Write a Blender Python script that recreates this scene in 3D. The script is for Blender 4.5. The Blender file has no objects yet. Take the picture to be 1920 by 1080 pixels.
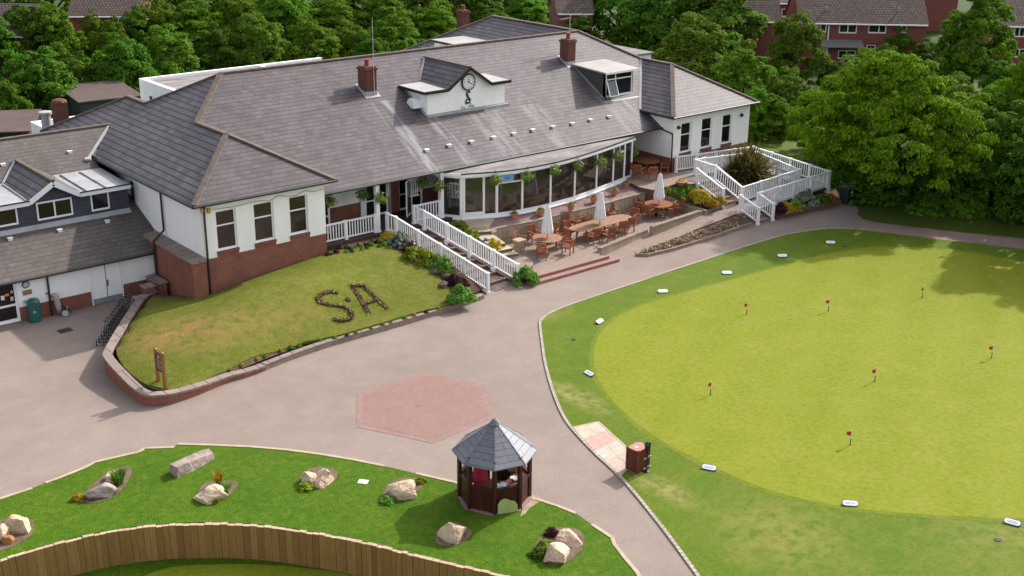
import bpy, bmesh, math, random
import numpy as np
from mathutils import Vector, Matrix, noise
from mathutils.geometry import tessellate_polygon
from mathutils.bvhtree import BVHTree

# ------------------------------------------------------------------ camera, sky, sun, exposure
SC = bpy.context.scene
COL = SC.collection
F = 2263.4                     # focal length in pixels of the 1920 px wide photograph
def _vp(u, v):
    r = Vector((u - 960, -(v - 540), -F)); r.normalize(); return r
AX = _vp(3826, -268)
AY = _vp(-1070, -320); AY = (AY - AX * AX.dot(AY)).normalized()
AZ = AX.cross(AY)
RM = Matrix((AX, AY, AZ))
CAM = Vector((0, 0, 21.3))
cd = bpy.data.cameras.new('camera'); co = bpy.data.objects.new('camera', cd); COL.objects.link(co)
co.matrix_world = Matrix.Translation(CAM) @ RM.to_4x4()
cd.sensor_width = 36; cd.lens = F / 1920 * 36; cd.clip_end = 2000; cd.clip_start = 0.5
SC.camera = co

SUN_ELEV, SUN_AZ = math.radians(35), math.radians(5)     # azimuth from +x towards +y
sun_dir = Vector((math.cos(SUN_ELEV) * math.cos(SUN_AZ), math.cos(SUN_ELEV) * math.sin(SUN_AZ), math.sin(SUN_ELEV)))
sd = bpy.data.lights.new('sun', 'SUN'); sd.energy = 2.75; sd.angle = math.radians(0.9); sd.color = (1, .95, .87)
so = bpy.data.objects.new('sun', sd); COL.objects.link(so)
so.rotation_euler = sun_dir.to_track_quat('Z', 'Y').to_euler()
W = bpy.data.worlds.new('World'); SC.world = W; W.use_nodes = True
bg = W.node_tree.nodes['Background']
sk = W.node_tree.nodes.new('ShaderNodeTexSky'); sk.sky_type = 'NISHITA'; sk.sun_disc = False
sk.sun_elevation = SUN_ELEV; sk.sun_rotation = math.pi / 2 - SUN_AZ
sk.air_density = 1.0; sk.dust_density = 3.0; sk.ozone_density = 1.0
hz = W.node_tree.nodes.new('ShaderNodeHueSaturation'); hz.inputs['Saturation'].default_value = .35
W.node_tree.links.new(sk.outputs[0], hz.inputs['Color']); W.node_tree.links.new(hz.outputs[0], bg.inputs[0]); bg.inputs[1].default_value = 0.15
SC.view_settings.view_transform = 'Standard'; SC.view_settings.look = 'None'
SC.view_settings.exposure = 0.98; SC.view_settings.gamma = 1

# ------------------------------------------------------------------ measuring helpers (photo pixel -> point on a known plane)
def ray(px, py): return RM @ Vector((px - 960, -(py - 540), -F))
def PZ(px, py, z=0.0):
    r = ray(px, py); return CAM + r * ((z - CAM.z) / r.z)
def PY(px, py, y):
    r = ray(px, py); return CAM + r * ((y - CAM.y) / r.y)
def PX(px, py, x):
    r = ray(px, py); return CAM + r * ((x - CAM.x) / r.x)
def PROJ(p):
    q = RM.transposed() @ (Vector(p) - CAM); return (960 + F * q.x / -q.z, 540 - F * q.y / -q.z, -q.z)
def PR(px, py, y0=51.6, z0=4.35, s=.567):      # on a roof slope rising in y
    r = ray(px, py); t = (z0 + s * (CAM.y - y0) - CAM.z) / (r.z - s * r.y); return CAM + r * t

# ------------------------------------------------------------------ mesh builder
class MB:
    def __init__(s): s.v = []; s.f = []; s.m = []
    def add(s, vs, fs, m=0):
        o = len(s.v); s.v += [tuple(v) for v in vs]; s.f += [tuple(i + o for i in f) for f in fs]; s.m += [m] * len(fs)
    def box(s, x0, x1, y0, y1, z0, z1, m=0):
        s.add([(x0,y0,z0),(x1,y0,z0),(x1,y1,z0),(x0,y1,z0),(x0,y0,z1),(x1,y0,z1),(x1,y1,z1),(x0,y1,z1)],
              [(3,2,1,0),(4,5,6,7),(0,1,5,4),(1,2,6,5),(2,3,7,6),(3,0,4,7)], m)
    def bar(s, p0, p1, w, h, m=0, up=(0,0,1)):          # rectangular bar between two points
        p0 = Vector(p0); p1 = Vector(p1); d = (p1 - p0).normalized(); u = Vector(up)
        a = d.cross(u)
        if a.length < 1e-4: a = d.cross(Vector((0,1,0)))
        a = a.normalized() * w / 2; b = a.cross(d).normalized() * h / 2
        vs = [p + a * i + b * j for p in (p0, p1) for i, j in ((-1,-1),(1,-1),(1,1),(-1,1))]
        s.add(vs, [(0,1,2,3),(7,6,5,4),(0,4,5,1),(1,5,6,2),(2,6,7,3),(3,7,4,0)], m)
    def cyl(s, p0, p1, r0, r1=None, n=8, m=0, caps=True):
        r1 = r0 if r1 is None else r1
        p0 = Vector(p0); p1 = Vector(p1); d = (p1 - p0).normalized()
        a = d.orthogonal().normalized(); b = d.cross(a)
        vs = []
        for p, r in ((p0, r0), (p1, r1)):
            for i in range(n):
                t = 2 * math.pi * i / n; vs.append(p + a * r * math.cos(t) + b * r * math.sin(t))
        fs = [(i, (i + 1) % n, n + (i + 1) % n, n + i) for i in range(n)]
        if caps: fs += [tuple(range(n))[::-1], tuple(range(n, 2 * n))]
        s.add(vs, fs, m)
    def tube(s, pts, r, n=6, m=0):
        for i in range(len(pts) - 1): s.cyl(pts[i], pts[i + 1], r, r, n, m)
    def lathe(s, prof, c=(0,0,0), n=16, m=0):
        c = Vector(c); vs = []
        for r, z in prof:
            for i in range(n):
                t = 2 * math.pi * i / n; vs.append(c + Vector((r * math.cos(t), r * math.sin(t), z)))
        fs = []
        for k in range(len(prof) - 1):
            for i in range(n):
                j = (i + 1) % n; fs.append((k*n+i, k*n+j, (k+1)*n+j, (k+1)*n+i))
        fs += [tuple(range(n))[::-1], tuple(range((len(prof)-1)*n, len(prof)*n))]
        s.add(vs, fs, m)
    def poly(s, pts, m=0): s.add(pts, [tuple(range(len(pts)))], m)
    def sheet(s, pts, m=0):                              # possibly concave flat polygon, facing up
        pts = [Vector(p) if len(p) == 3 else Vector((p[0], p[1], 0)) for p in pts]
        tr = tessellate_polygon([pts]); fs = []
        for t in tr:
            a, b, c = (pts[i] for i in t)
            fs.append(tuple(t) if (b - a).cross(c - a).z > 0 else tuple(t)[::-1])
        s.add(pts, fs, m)
    def prism(s, pts, z0, z1, m=0, mtop=None):
        p2 = [Vector((p[0], p[1], 0)) for p in pts]
        ar = sum(p2[i].x * p2[(i+1) % len(p2)].y - p2[(i+1) % len(p2)].x * p2[i].y for i in range(len(p2)))
        if ar < 0: p2 = p2[::-1]
        zz0 = z0 if callable(z0) else (lambda p: z0); zz1 = z1 if callable(z1) else (lambda p: z1)
        top = [Vector((p.x, p.y, zz1(p))) for p in p2]; bot = [Vector((p.x, p.y, zz0(p))) for p in p2]
        s.sheet(top, m if mtop is None else mtop)
        n = len(p2); s.add(bot + top, [(i, (i+1) % n, n + (i+1) % n, n + i) for i in range(n)], m)
    def blob(s, c, r, seed=0, sub=2, amp=.15, sc=1.5, cuts=0, m=0):
        bm = bmesh.new(); bmesh.ops.create_icosphere(bm, subdivisions=sub, radius=1)
        rnd = random.Random(seed); off = Vector((seed * 3.7, seed * 1.3, 0))
        pl = []
        for _ in range(cuts):
            d = Vector((rnd.gauss(0,1), rnd.gauss(0,1), rnd.gauss(.2,.8))).normalized(); pl.append((d, rnd.uniform(.55,.85)))
        vs = []
        for v in bm.verts:
            p = v.co.copy()
            for d, k in pl:
                e = p.dot(d) - k
                if e > 0: p -= d * e
            p *= 1 + amp * noise.noise(p * sc + off) + (amp * .35 * noise.noise(p * sc * 3.3 + off) if cuts > 5 else 0)
            vs.append(Vector((c[0] + p.x * r[0], c[1] + p.y * r[1], c[2] + p.z * r[2])))
        bm.verts.index_update(); fs = [tuple(v.index for v in f.verts) for f in bm.faces]; bm.free()
        s.add(vs, fs, m)
    def build(s, name, mats, parent=None, smooth=False, uv=True):
        me = bpy.data.meshes.new(name); me.from_pydata(s.v, [], s.f)
        for mt in (mats if isinstance(mats, (list, tuple)) else [mats]): me.materials.append(mt)
        me.polygons.foreach_set('material_index', s.m)
        if smooth: me.polygons.foreach_set('use_smooth', [True] * len(s.f))
        me.update()
        if uv:
            ul = me.uv_layers.new(name='UVMap'); data = np.zeros((len(me.loops), 2), 'f')
            for p in me.polygons:
                n = p.normal
                if abs(n.z) > .995: u = Vector((1,0,0)); w = Vector((0,1,0))
                else:
                    u = Vector((-n.y, n.x, 0)).normalized(); w = n.cross(u)
                for li in p.loop_indices:
                    c = me.vertices[me.loops[li].vertex_index].co; data[li] = (c.dot(u), c.dot(w))
            ul.data.foreach_set('uv', data.ravel())
        o = bpy.data.objects.new(name, me); COL.objects.link(o)
        if parent is not None:
            o.parent = parent
            o.matrix_parent_inverse = Matrix.Identity(4) if parent.get('_local') else world_of(parent).inverted()
        return o

def world_of(o):
    m = o.matrix_basis.copy()
    if o.parent: m = world_of(o.parent) @ o.matrix_parent_inverse @ m
    return m
def tag(o, label=None, cat=None, group=None, kind=None):
    if label: o['label'] = label
    if cat: o['category'] = cat
    if group: o['group'] = group
    if kind: o['kind'] = kind
    return o
def thing(name, label, cat, loc=(0,0,0), group=None, rot=0, local=False):
    o = bpy.data.objects.new(name, None); COL.objects.link(o); o.location = loc; o.rotation_euler = (0,0,rot)
    o.empty_display_size = .2
    if local: o['_local'] = 1
    return tag(o, label, cat, group)
KIDS = {}
def copy_tree(o, parent=None):
    c = o.copy(); COL.objects.link(c)
    if parent is not None: c.parent = parent
    for ch in KIDS.get(o.name, ()): copy_tree(ch, c)
    return c
def dup(o, loc, rot=0, label=None, scale=None, group=None):
    if o.name not in KIDS: KIDS[o.name] = list(o.children)
    c = copy_tree(o); c.location = loc; c.rotation_euler = (0,0,rot)
    if scale is not None: c.scale = scale if hasattr(scale, '__len__') else (scale,)*3
    if label: c['label'] = label
    if group: c['group'] = group
    return c
def struct(mb, name, mats, smooth=False): return tag(mb.build(name, mats, None, smooth), kind='structure')

# ------------------------------------------------------------------ materials
def new_mat(name):
    m = bpy.data.materials.new(name); m.use_nodes = True
    return m, m.node_tree, m.node_tree.nodes['Principled BSDF']
def N(t, kind, **kw):
    n = t.nodes.new(kind)
    for k, v in kw.items():
        if k in n.inputs: n.inputs[k].default_value = v
        else: setattr(n, k, v)
    return n
def c4(c): return (c[0], c[1], c[2], 1)
def mixc(t, fac, a, b, blend='MIX'):
    n = t.nodes.new('ShaderNodeMix'); n.data_type = 'RGBA'; n.blend_type = blend
    for sock, val in ((0, fac), (6, a), (7, b)):
        if hasattr(val, 'is_linked') or hasattr(val, 'links'): t.links.new(val, n.inputs[sock])
        elif isinstance(val, (tuple, list)): n.inputs[sock].default_value = c4(val)
        else: n.inputs[sock].default_value = val
    return n.outputs[2]
def noise_fac(t, vec, scale, detail=4, lo=.35, hi=.65, rough=.6, dist=0.):
    n = N(t, 'ShaderNodeTexNoise', Scale=scale, Detail=detail, Roughness=rough, Distortion=dist)
    t.links.new(vec, n.inputs['Vector'])
    r = N(t, 'ShaderNodeMapRange'); r.inputs['From Min'].default_value = lo; r.inputs['From Max'].default_value = hi
    t.links.new(n.outputs['Fac'], r.inputs['Value']); return r.outputs['Result']
def bump(t, bs, h, strength=.3, dist=.02):
    b = N(t, 'ShaderNodeBump', Strength=strength, Distance=dist); t.links.new(h, b.inputs['Height']); t.links.new(b.outputs[0], bs.inputs['Normal'])
def scaled(t, vec, s):
    m = N(t, 'ShaderNodeMapping'); m.inputs['Scale'].default_value = s; t.links.new(vec, m.inputs['Vector']); return m.outputs[0]
def plain(name, c1, c2=None, scale=4, rough=.8, spec=.3, metal=0, bmp=0, fine=30, coord='Object', stretch=None):
    m, t, b = new_mat(name); b.inputs['Roughness'].default_value = rough; b.inputs['Metallic'].default_value = metal
    b.inputs['Specular IOR Level'].default_value = spec
    tc = N(t, 'ShaderNodeTexCoord'); v = tc.outputs[coord]
    if stretch: v = scaled(t, v, stretch)
    c2 = c2 or tuple(x * .75 for x in c1)
    f = noise_fac(t, v, scale); g = noise_fac(t, v, fine, 2)
    a = mixc(t, f, c1, c2); a = mixc(t, .25, a, mixc(t, g, c1, c2))
    t.links.new(a, b.inputs['Base Color'])
    if bmp: bump(t, b, g, bmp)
    return m
def bricky(name, c1, c2, mortar, bw, bh, ms=.012, rough=.85, bmp=.4, stain=(.6,), offs=.5, stainc=None, stain_scale=.8, streaks=None, bias=0., sstretch=(1,1,1), speck=.35, course=None):
    m, t, b = new_mat(name); b.inputs['Roughness'].default_value = rough; b.inputs['Specular IOR Level'].default_value = .25
    tc = N(t, 'ShaderNodeTexCoord'); v = tc.outputs['UV']
    br = N(t, 'ShaderNodeTexBrick'); br.offset = offs
    for k, x in (('Color1', c4(c1)), ('Color2', c4(c2)), ('Mortar', c4(mortar)), ('Scale', 1.), ('Mortar Size', ms), ('Mortar Smooth', .1), ('Bias', bias), ('Brick Width', bw), ('Row Height', bh)):
        br.inputs[k].default_value = x
    t.links.new(v, br.inputs['Vector'])
    col = br.outputs['Color']
    f = noise_fac(t, scaled(t, v, sstretch), stain_scale, 6, .35, .7)
    ff = N(t, 'ShaderNodeMath', operation='MULTIPLY'); t.links.new(f, ff.inputs[0]); ff.inputs[1].default_value = stain[0]
    col = mixc(t, ff.outputs[0], col, stainc or tuple(x * .55 for x in c1))
    f2 = noise_fac(t, v, stain_scale * 7, 3, .4, .7); f3 = N(t, 'ShaderNodeMath', operation='MULTIPLY'); t.links.new(f2, f3.inputs[0]); f3.inputs[1].default_value = speck
    col = mixc(t, f3.outputs[0], col, tuple(min(1, x * 1.7) for x in c1))
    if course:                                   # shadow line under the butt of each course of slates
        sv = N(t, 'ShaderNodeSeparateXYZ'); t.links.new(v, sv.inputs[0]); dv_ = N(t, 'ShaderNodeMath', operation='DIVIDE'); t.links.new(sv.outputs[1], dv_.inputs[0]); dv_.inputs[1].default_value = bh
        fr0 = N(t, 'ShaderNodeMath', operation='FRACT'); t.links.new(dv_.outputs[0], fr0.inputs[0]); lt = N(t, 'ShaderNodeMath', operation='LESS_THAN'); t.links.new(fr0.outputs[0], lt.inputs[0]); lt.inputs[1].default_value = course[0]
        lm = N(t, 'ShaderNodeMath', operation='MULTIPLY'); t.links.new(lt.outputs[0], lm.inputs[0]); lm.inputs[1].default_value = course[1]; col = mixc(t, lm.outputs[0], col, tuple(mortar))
    if streaks:                                   # pale lead wash running down the slates below chimneys and gable
        ob = tc.outputs['Object']; sx = N(t, 'ShaderNodeSeparateXYZ'); t.links.new(ob, sx.inputs[0])
        wob = N(t, 'ShaderNodeTexNoise', Scale=1.3, Detail=5.); t.links.new(scaled(t, ob, (2.2, .35, .35)), wob.inputs['Vector'])
        for (x0, w, ytop, yend, amt) in streaks:
            def mth(op, a, b_=None):
                n = N(t, 'ShaderNodeMath', operation=op); n.use_clamp = False
                for i, q in enumerate((a, b_)):
                    if q is None: continue
                    if isinstance(q, (int, float)): n.inputs[i].default_value = q
                    else: t.links.new(q, n.inputs[i])
                return n.outputs[0]
            d = mth('ABSOLUTE', mth('SUBTRACT', sx.outputs[0], x0))
            a = mth('SUBTRACT', 1.0, mth('DIVIDE', d, w)); a = mth('MAXIMUM', a, 0.)
            a = mth('MULTIPLY', a, 1.8); a = mth('MINIMUM', a, 1.)
            k = mth('MULTIPLY', mth('LESS_THAN', sx.outputs[1], ytop), mth('MINIMUM', mth('MAXIMUM', mth('DIVIDE', mth('SUBTRACT', sx.outputs[1], yend), 2.), 0.), 1.))
            r = N(t, 'ShaderNodeMapRange'); r.inputs['From Min'].default_value = .4; r.inputs['From Max'].default_value = .62; t.links.new(wob.outputs['Fac'], r.inputs['Value'])
            fac = mth('MULTIPLY', mth('MULTIPLY', a, k), mth('MULTIPLY', r.outputs[0], amt))
            col = mixc(t, fac, col, mixc(t, .75, (.34,.31,.32), br.outputs['Color']) if False else (.27,.26,.265))
    t.links.new(col, b.inputs['Base Color'])
    inv = N(t, 'ShaderNodeMath', operation='SUBTRACT'); inv.inputs[0].default_value = 1.; t.links.new(br.outputs['Fac'], inv.inputs[1])
    bump(t, b, inv.outputs[0], bmp, .02)
    return m
def grassy(name, cols, scales=(.12, .9, 9), bmp=.5, fine=60, stripes=None, dry=None):
    m, t, b = new_mat(name); b.inputs['Roughness'].default_value = .9; b.inputs['Specular IOR Level'].default_value = .15
    tc = N(t, 'ShaderNodeTexCoord'); v = tc.outputs['Object']
    a = mixc(t, noise_fac(t, v, scales[0], 5, .38, .62), cols[0], cols[1])
    a = mixc(t, noise_fac(t, v, scales[1], 5, .45, .75), a, cols[2])
    f = noise_fac(t, v, scales[2], 4, .4, .75); fm = N(t, 'ShaderNodeMath', operation='MULTIPLY'); t.links.new(f, fm.inputs[0]); fm.inputs[1].default_value = .7
    a = mixc(t, fm.outputs[0], a, tuple(x * .58 for x in cols[0]))
    g = noise_fac(t, v, fine, 2, .3, .7); gm = N(t, 'ShaderNodeMath', operation='MULTIPLY'); t.links.new(g, gm.inputs[0]); gm.inputs[1].default_value = .35
    a = mixc(t, gm.outputs[0], a, tuple(x * .5 for x in cols[0]))
    if stripes:                                   # mowing bands
        w = N(t, 'ShaderNodeTexWave', Scale=stripes[0], Distortion=.6, Detail=1.); w.wave_profile = 'SIN'
        mp = N(t, 'ShaderNodeMapping'); mp.inputs['Rotation'].default_value = (0,0,stripes[1]); t.links.new(v, mp.inputs['Vector']); t.links.new(mp.outputs[0], w.inputs['Vector'])
        wm = N(t, 'ShaderNodeMath', operation='MULTIPLY'); t.links.new(w.outputs['Fac'], wm.inputs[0]); wm.inputs[1].default_value = stripes[2]
        a = mixc(t, wm.outputs[0], a, cols[2])
    for (x, y, rx, ry, c, amt) in dry or []:      # worn patches of turf
        mp = N(t, 'ShaderNodeMapping'); mp.vector_type = 'TEXTURE'; mp.inputs['Location'].default_value = (x, y, 0); mp.inputs['Scale'].default_value = (rx, ry, 1000)
        t.links.new(v, mp.inputs['Vector'])
        ln = N(t, 'ShaderNodeVectorMath', operation='LENGTH'); t.links.new(mp.outputs[0], ln.inputs[0])
        r = N(t, 'ShaderNodeMapRange'); r.inputs['From Min'].default_value = 1.; r.inputs['From Max'].default_value = .2; t.links.new(ln.outputs['Value'], r.inputs['Value'])
        nf = noise_fac(t, v, 2.2, 5, .36, .62); mm = N(t, 'ShaderNodeMath', operation='MULTIPLY'); t.links.new(nf, mm.inputs[0]); t.links.new(r.outputs[0], mm.inputs[1])
        m2 = N(t, 'ShaderNodeMath', operation='MULTIPLY'); t.links.new(mm.outputs[0], m2.inputs[0]); m2.inputs[1].default_value = amt
        a = mixc(t, m2.outputs[0], a, c)
    t.links.new(a, b.inputs['Base Color']); bump(t, b, g, bmp, .03)
    return m
def leafy(name, c1, c2, trans=.35, var=.25):
    m = bpy.data.materials.new(name); m.use_nodes = True; t = m.node_tree; t.nodes.clear()
    out = N(t, 'ShaderNodeOutputMaterial'); geo = N(t, 'ShaderNodeNewGeometry'); oi = N(t, 'ShaderNodeObjectInfo')
    a = mixc(t, geo.outputs['Random Per Island'], c1, c2)
    hs = N(t, 'ShaderNodeHueSaturation'); t.links.new(a, hs.inputs['Color'])
    r = N(t, 'ShaderNodeMapRange'); r.inputs['To Min'].default_value = 1 - var; r.inputs['To Max'].default_value = 1 + var; t.links.new(oi.outputs['Random'], r.inputs['Value']); t.links.new(r.outputs[0], hs.inputs['Value'])
    r2 = N(t, 'ShaderNodeMapRange'); r2.inputs['To Min'].default_value = .485; r2.inputs['To Max'].default_value = .515; t.links.new(oi.outputs['Random'], r2.inputs['Value']); t.links.new(r2.outputs[0], hs.inputs['Hue'])
    p = N(t, 'ShaderNodeBsdfPrincipled', Roughness=.8); p.inputs['Specular IOR Level'].default_value = .06; t.links.new(hs.outputs[0], p.inputs['Base Color'])
    tr = N(t, 'ShaderNodeBsdfTranslucent'); t.links.new(hs.outputs[0], tr.inputs['Color'])
    mx = N(t, 'ShaderNodeMixShader'); mx.inputs[0].default_value = trans
    t.links.new(p.outputs[0], mx.inputs[1]); t.links.new(tr.outputs[0], mx.inputs[2]); t.links.new(mx.outputs[0], out.inputs[0])
    return m
def island(name, cols, rough=.8, grain=(6, 6, 1), bmp=.2):       # per-plank tint
    m, t, b = new_mat(name); b.inputs['Roughness'].default_value = rough; b.inputs['Specular IOR Level'].default_value = .25
    geo = N(t, 'ShaderNodeNewGeometry'); tc = N(t, 'ShaderNodeTexCoord')
    rp = N(t, 'ShaderNodeValToRGB'); e = rp.color_ramp.elements
    e[0].color = c4(cols[0]); e[1].color = c4(cols[-1])
    for i, c in enumerate(cols[1:-1]): k = e.new((i + 1) / (len(cols) - 1)); k.color = c4(c)
    t.links.new(geo.outputs['Random Per Island'], rp.inputs[0])
    f = noise_fac(t, scaled(t, tc.outputs['Object'], grain), 2.5, 6, .3, .7)
    fm = N(t, 'ShaderNodeMath', operation='MULTIPLY'); t.links.new(f, fm.inputs[0]); fm.inputs[1].default_value = .55
    a = mixc(t, fm.outputs[0], rp.outputs[0], tuple(x * .5 for x in cols[0]))
    t.links.new(a, b.inputs['Base Color']); bump(t, b, f, bmp)
    return m

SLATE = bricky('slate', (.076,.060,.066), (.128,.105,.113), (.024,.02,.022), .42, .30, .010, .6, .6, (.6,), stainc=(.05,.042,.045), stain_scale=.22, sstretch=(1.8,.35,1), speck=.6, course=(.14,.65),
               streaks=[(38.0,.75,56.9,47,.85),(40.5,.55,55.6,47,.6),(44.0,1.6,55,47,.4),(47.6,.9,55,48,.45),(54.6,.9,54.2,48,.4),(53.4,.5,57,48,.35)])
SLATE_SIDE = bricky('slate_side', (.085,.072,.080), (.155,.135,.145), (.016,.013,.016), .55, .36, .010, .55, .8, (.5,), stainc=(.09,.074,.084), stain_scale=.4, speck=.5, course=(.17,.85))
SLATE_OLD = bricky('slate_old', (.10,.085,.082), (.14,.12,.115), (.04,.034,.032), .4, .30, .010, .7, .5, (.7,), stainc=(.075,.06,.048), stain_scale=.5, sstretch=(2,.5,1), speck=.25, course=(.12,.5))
SLATE_BLUE = bricky('slate_blue', (.14,.14,.165), (.18,.18,.21), (.04,.04,.05), 1.5, .24, .012, .45, .5, (.25,), stain_scale=1.)
SLATE_HUNG = bricky('slate_hung', (.055,.055,.075), (.075,.075,.1), (.025,.025,.035), .3, .2, .012, .6, .4, (.3,))
TILE_BROWN = bricky('roof_tile_brown', (.115,.08,.07), (.165,.12,.105), (.03,.022,.02), .33, .33, .05, .85, .8, (.5,), stain_scale=.3)
BRICK = bricky('brick_red', (.20,.056,.032), (.27,.085,.05), (.24,.17,.14), .225, .075, .010, .85, .4, (.5,), stainc=(.09,.035,.03), stain_scale=1.2)
BRICK_HOUSE = bricky('brick_house', (.19,.05,.04), (.25,.068,.055), (.2,.12,.1), .225, .075, .010, .85, .3, (.4,), stain_scale=.8)
CHIM = bricky('brick_chimney', (.125,.038,.026), (.18,.06,.042), (.06,.042,.036), .225, .085, .012, .85, .5, (.6,), stainc=(.08,.05,.035), stain_scale=1.5)
STONE = bricky('stone_wall', (.33,.26,.18), (.42,.34,.25), (.16,.12,.09), .55, .62, .02, .9, .5, (.7,), stainc=(.16,.12,.075), stain_scale=1.3)
COPING = bricky('stone_coping', (.2,.155,.14), (.26,.205,.185), (.06,.045,.04), .62, 3., .03, .9, .4, (.5,), stainc=(.2,.16,.13), stain_scale=1.)
PAVE = bricky('block_paving', (.245,.194,.167), (.272,.217,.19), (.205,.162,.139), .21, .105, .010, .9, .15, (.75,), stainc=(.185,.142,.122), stain_scale=.12, speck=.14)
PAVE_RED = bricky('red_paving', (.235,.142,.124), (.262,.162,.143), (.19,.115,.1), .21, .105, .010, .9, .25, (.55,), stainc=(.19,.115,.1), stain_scale=1.1, speck=.2)
PAVE_EDGE = bricky('red_paving_border', (.245,.155,.137), (.262,.168,.148), (.205,.13,.113), .105, .21, .012, .9, .25, (.35,), stain_scale=1.)
PATIO = bricky('patio_paving', (.25,.18,.15), (.3,.225,.19), (.17,.125,.105), .22, .11, .012, .9, .25, (.6,), stainc=(.2,.15,.135), stain_scale=.6, speck=.15)
SETT = bricky('kerb_setts', (.34,.29,.25), (.42,.36,.31), (.14,.115,.095), .2, .2, .02, .9, .3, (.4,), stain_scale=2)
PATH = plain('tarmac_path', (.30,.205,.18), (.22,.15,.135), .8, .95, .2, bmp=.2)
RENDER = plain('white_render', (.88,.87,.86), (.80,.79,.78), .9, .8, .3, bmp=.05, fine=9, stretch=(1.3,1.3,.4))
WHITE = plain('white_paint', (.84,.84,.85), (.76,.76,.78), 2., .5, .4)
UPVC = plain('white_frame', (.85,.85,.86), (.8,.8,.82), 2., .3, .5)
BLACK = plain('black_metal', (.012,.012,.014), (.02,.02,.022), 3, .4, .5)
RUBBER = plain('dark_rubber', (.02,.02,.022), None, 3, .7, .3)
LEAD = plain('lead_sheet', (.27,.27,.285), (.4,.4,.42), 1.5, .5, .4)
FELT = plain('felt_roof', (.30,.275,.27), (.13,.115,.115), .6, .95, .2, bmp=.2, fine=9, stretch=(1,3,1))
FELT_PALE = plain('pale_flat_roof', (.42,.4,.39), (.31,.29,.285), .5, .95, .2)
FELT_BROWN = plain('brown_felt', (.12,.085,.078), (.085,.06,.055), .8, .95, .2)
TEAK = island('teak', [(.24,.075,.03), (.36,.125,.055), (.3,.1,.045)], .6, (3,3,3), .1)
TEAK_TOP = island('teak_top', [(.34,.18,.11), (.42,.24,.155)], .65, (2,9,2), .1)
SLEEPER = island('sleeper_timber', [(.28,.15,.045), (.34,.185,.06), (.23,.115,.038), (.37,.21,.075), (.30,.16,.05)], .85, (9,9,.8), .4)
SLEEPER_END = island('sawn_top', [(.48,.34,.24), (.58,.43,.32)], .85, (9,9,2), .2)
DARKWOOD = island('dark_stained_wood', [(.045,.014,.010), (.07,.02,.014)], .4, (6,6,1), .15)
REDWOOD = island('red_brown_wood', [(.13,.035,.022), (.19,.055,.035)], .45, (8,8,1), .15)
PINE = plain('stained_pine', (.30,.12,.03), (.2,.075,.022), 5, .5, .4, stretch=(4,4,.6))
SOIL = plain('bare_soil', (.085,.052,.038), (.14,.09,.068), 2.5, 1., .1, bmp=.8, fine=18)
SOIL_PALE = plain('dry_soil', (.2,.142,.105), (.11,.075,.055), 2., 1., .1, bmp=.6, fine=20)
GRAVEL = plain('pink_gravel', (.36,.24,.22), (.26,.17,.17), 3., 1., .1, bmp=1., fine=45)
GRAVEL_PALE = plain('cream_gravel', (.5,.4,.28), (.36,.27,.19), 6., 1., .1, bmp=1., fine=45)
KERBSTONE = plain('kerb_stone', (.5,.41,.31), (.36,.28,.22), 2.5, .9, .2)
DARKSTONE = plain('weathered_kerb', (.3,.225,.185), (.19,.14,.115), 2.5, .95, .2, bmp=.3)
ROCK = plain('sandstone_boulder', (.68,.52,.38), (.42,.29,.19), 2.2, .95, .15, bmp=1., fine=11)
ROCK_GREY = plain('grey_boulder', (.40,.32,.295), (.2,.15,.135), 3., .95, .15, bmp=.6, fine=8)
ROCK_RUST = plain('rust_boulder', (.36,.16,.055), (.2,.09,.04), 2., .95, .15, bmp=.6, fine=8)
TERRACOTTA = plain('terracotta', (.46,.19,.125), (.36,.15,.1), 4, .9, .2)
POT_RED = plain('chimney_pot_clay', (.3,.045,.035), (.2,.035,.03), 4, .7, .3)
CANVAS = plain('white_canvas', (.8,.79,.8), (.68,.66,.69), 3, .9, .2, stretch=(9,9,.6))
GREENBIN = plain('green_plastic', (.012,.105,.09), (.016,.125,.105), 2, .4, .4)
DECK = plain('dark_decking', (.085,.05,.04), (.055,.032,.028), 3, .8, .2)
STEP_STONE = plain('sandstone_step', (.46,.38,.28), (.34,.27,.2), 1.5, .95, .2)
STEP_SIDE = plain('dark_riser', (.13,.1,.08), (.09,.068,.055), 2.5, .95, .2)  # step risers coloured darker than the treads
BLUESIGN = plain('blue_sign', (.16,.34,.62), (.18,.38,.66), 2, .5, .3)
BRASS = plain('brown_plaque', (.28,.18,.08), (.22,.14,.06), 4, .5, .3)
GREYPLATE = plain('grey_kickplate', (.28,.29,.32), None, 3, .4, .4)
SLATEGREY = plain('dark_cheek', (.055,.052,.048), (.075,.07,.065), 2, .6, .3)
RED = plain('red_cloth', (.42,.03,.05), (.3,.02,.035), 6, .8, .2)
LIME = plain('lime_cloth', (.42,.52,.1), (.34,.42,.08), 6, .8, .2)
LIME_PALE = plain('pale_lime_board', (.4,.45,.17), (.3,.34,.12), 5, .7, .2)
ORANGE = plain('orange_paper', (.75,.3,.05), None, 3, .7, .2)
PINK = plain('pink_paper', (.7,.45,.45), None, 3, .7, .2)
PALEBLUE = plain('pale_board', (.66,.7,.68), (.6,.63,.62), 3, .6, .3)
GREY = plain('grey_plastic', (.42,.4,.38), (.34,.32,.3), 4, .6, .3)
SHEDGREEN = plain('green_cladding', (.045,.07,.05), (.03,.048,.035), 4, .8, .2, stretch=(6,6,.5))
YELLOW = plain('yellow_paint', (.7,.6,.08), None, 3, .5, .3)
WICKER = plain('wicker', (.3,.2,.11), (.18,.11,.06), 25, .9, .2)
MORTARCAP = plain('ridge_mortar', (.165,.13,.108), (.105,.08,.068), 3, .95, .2)
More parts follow.
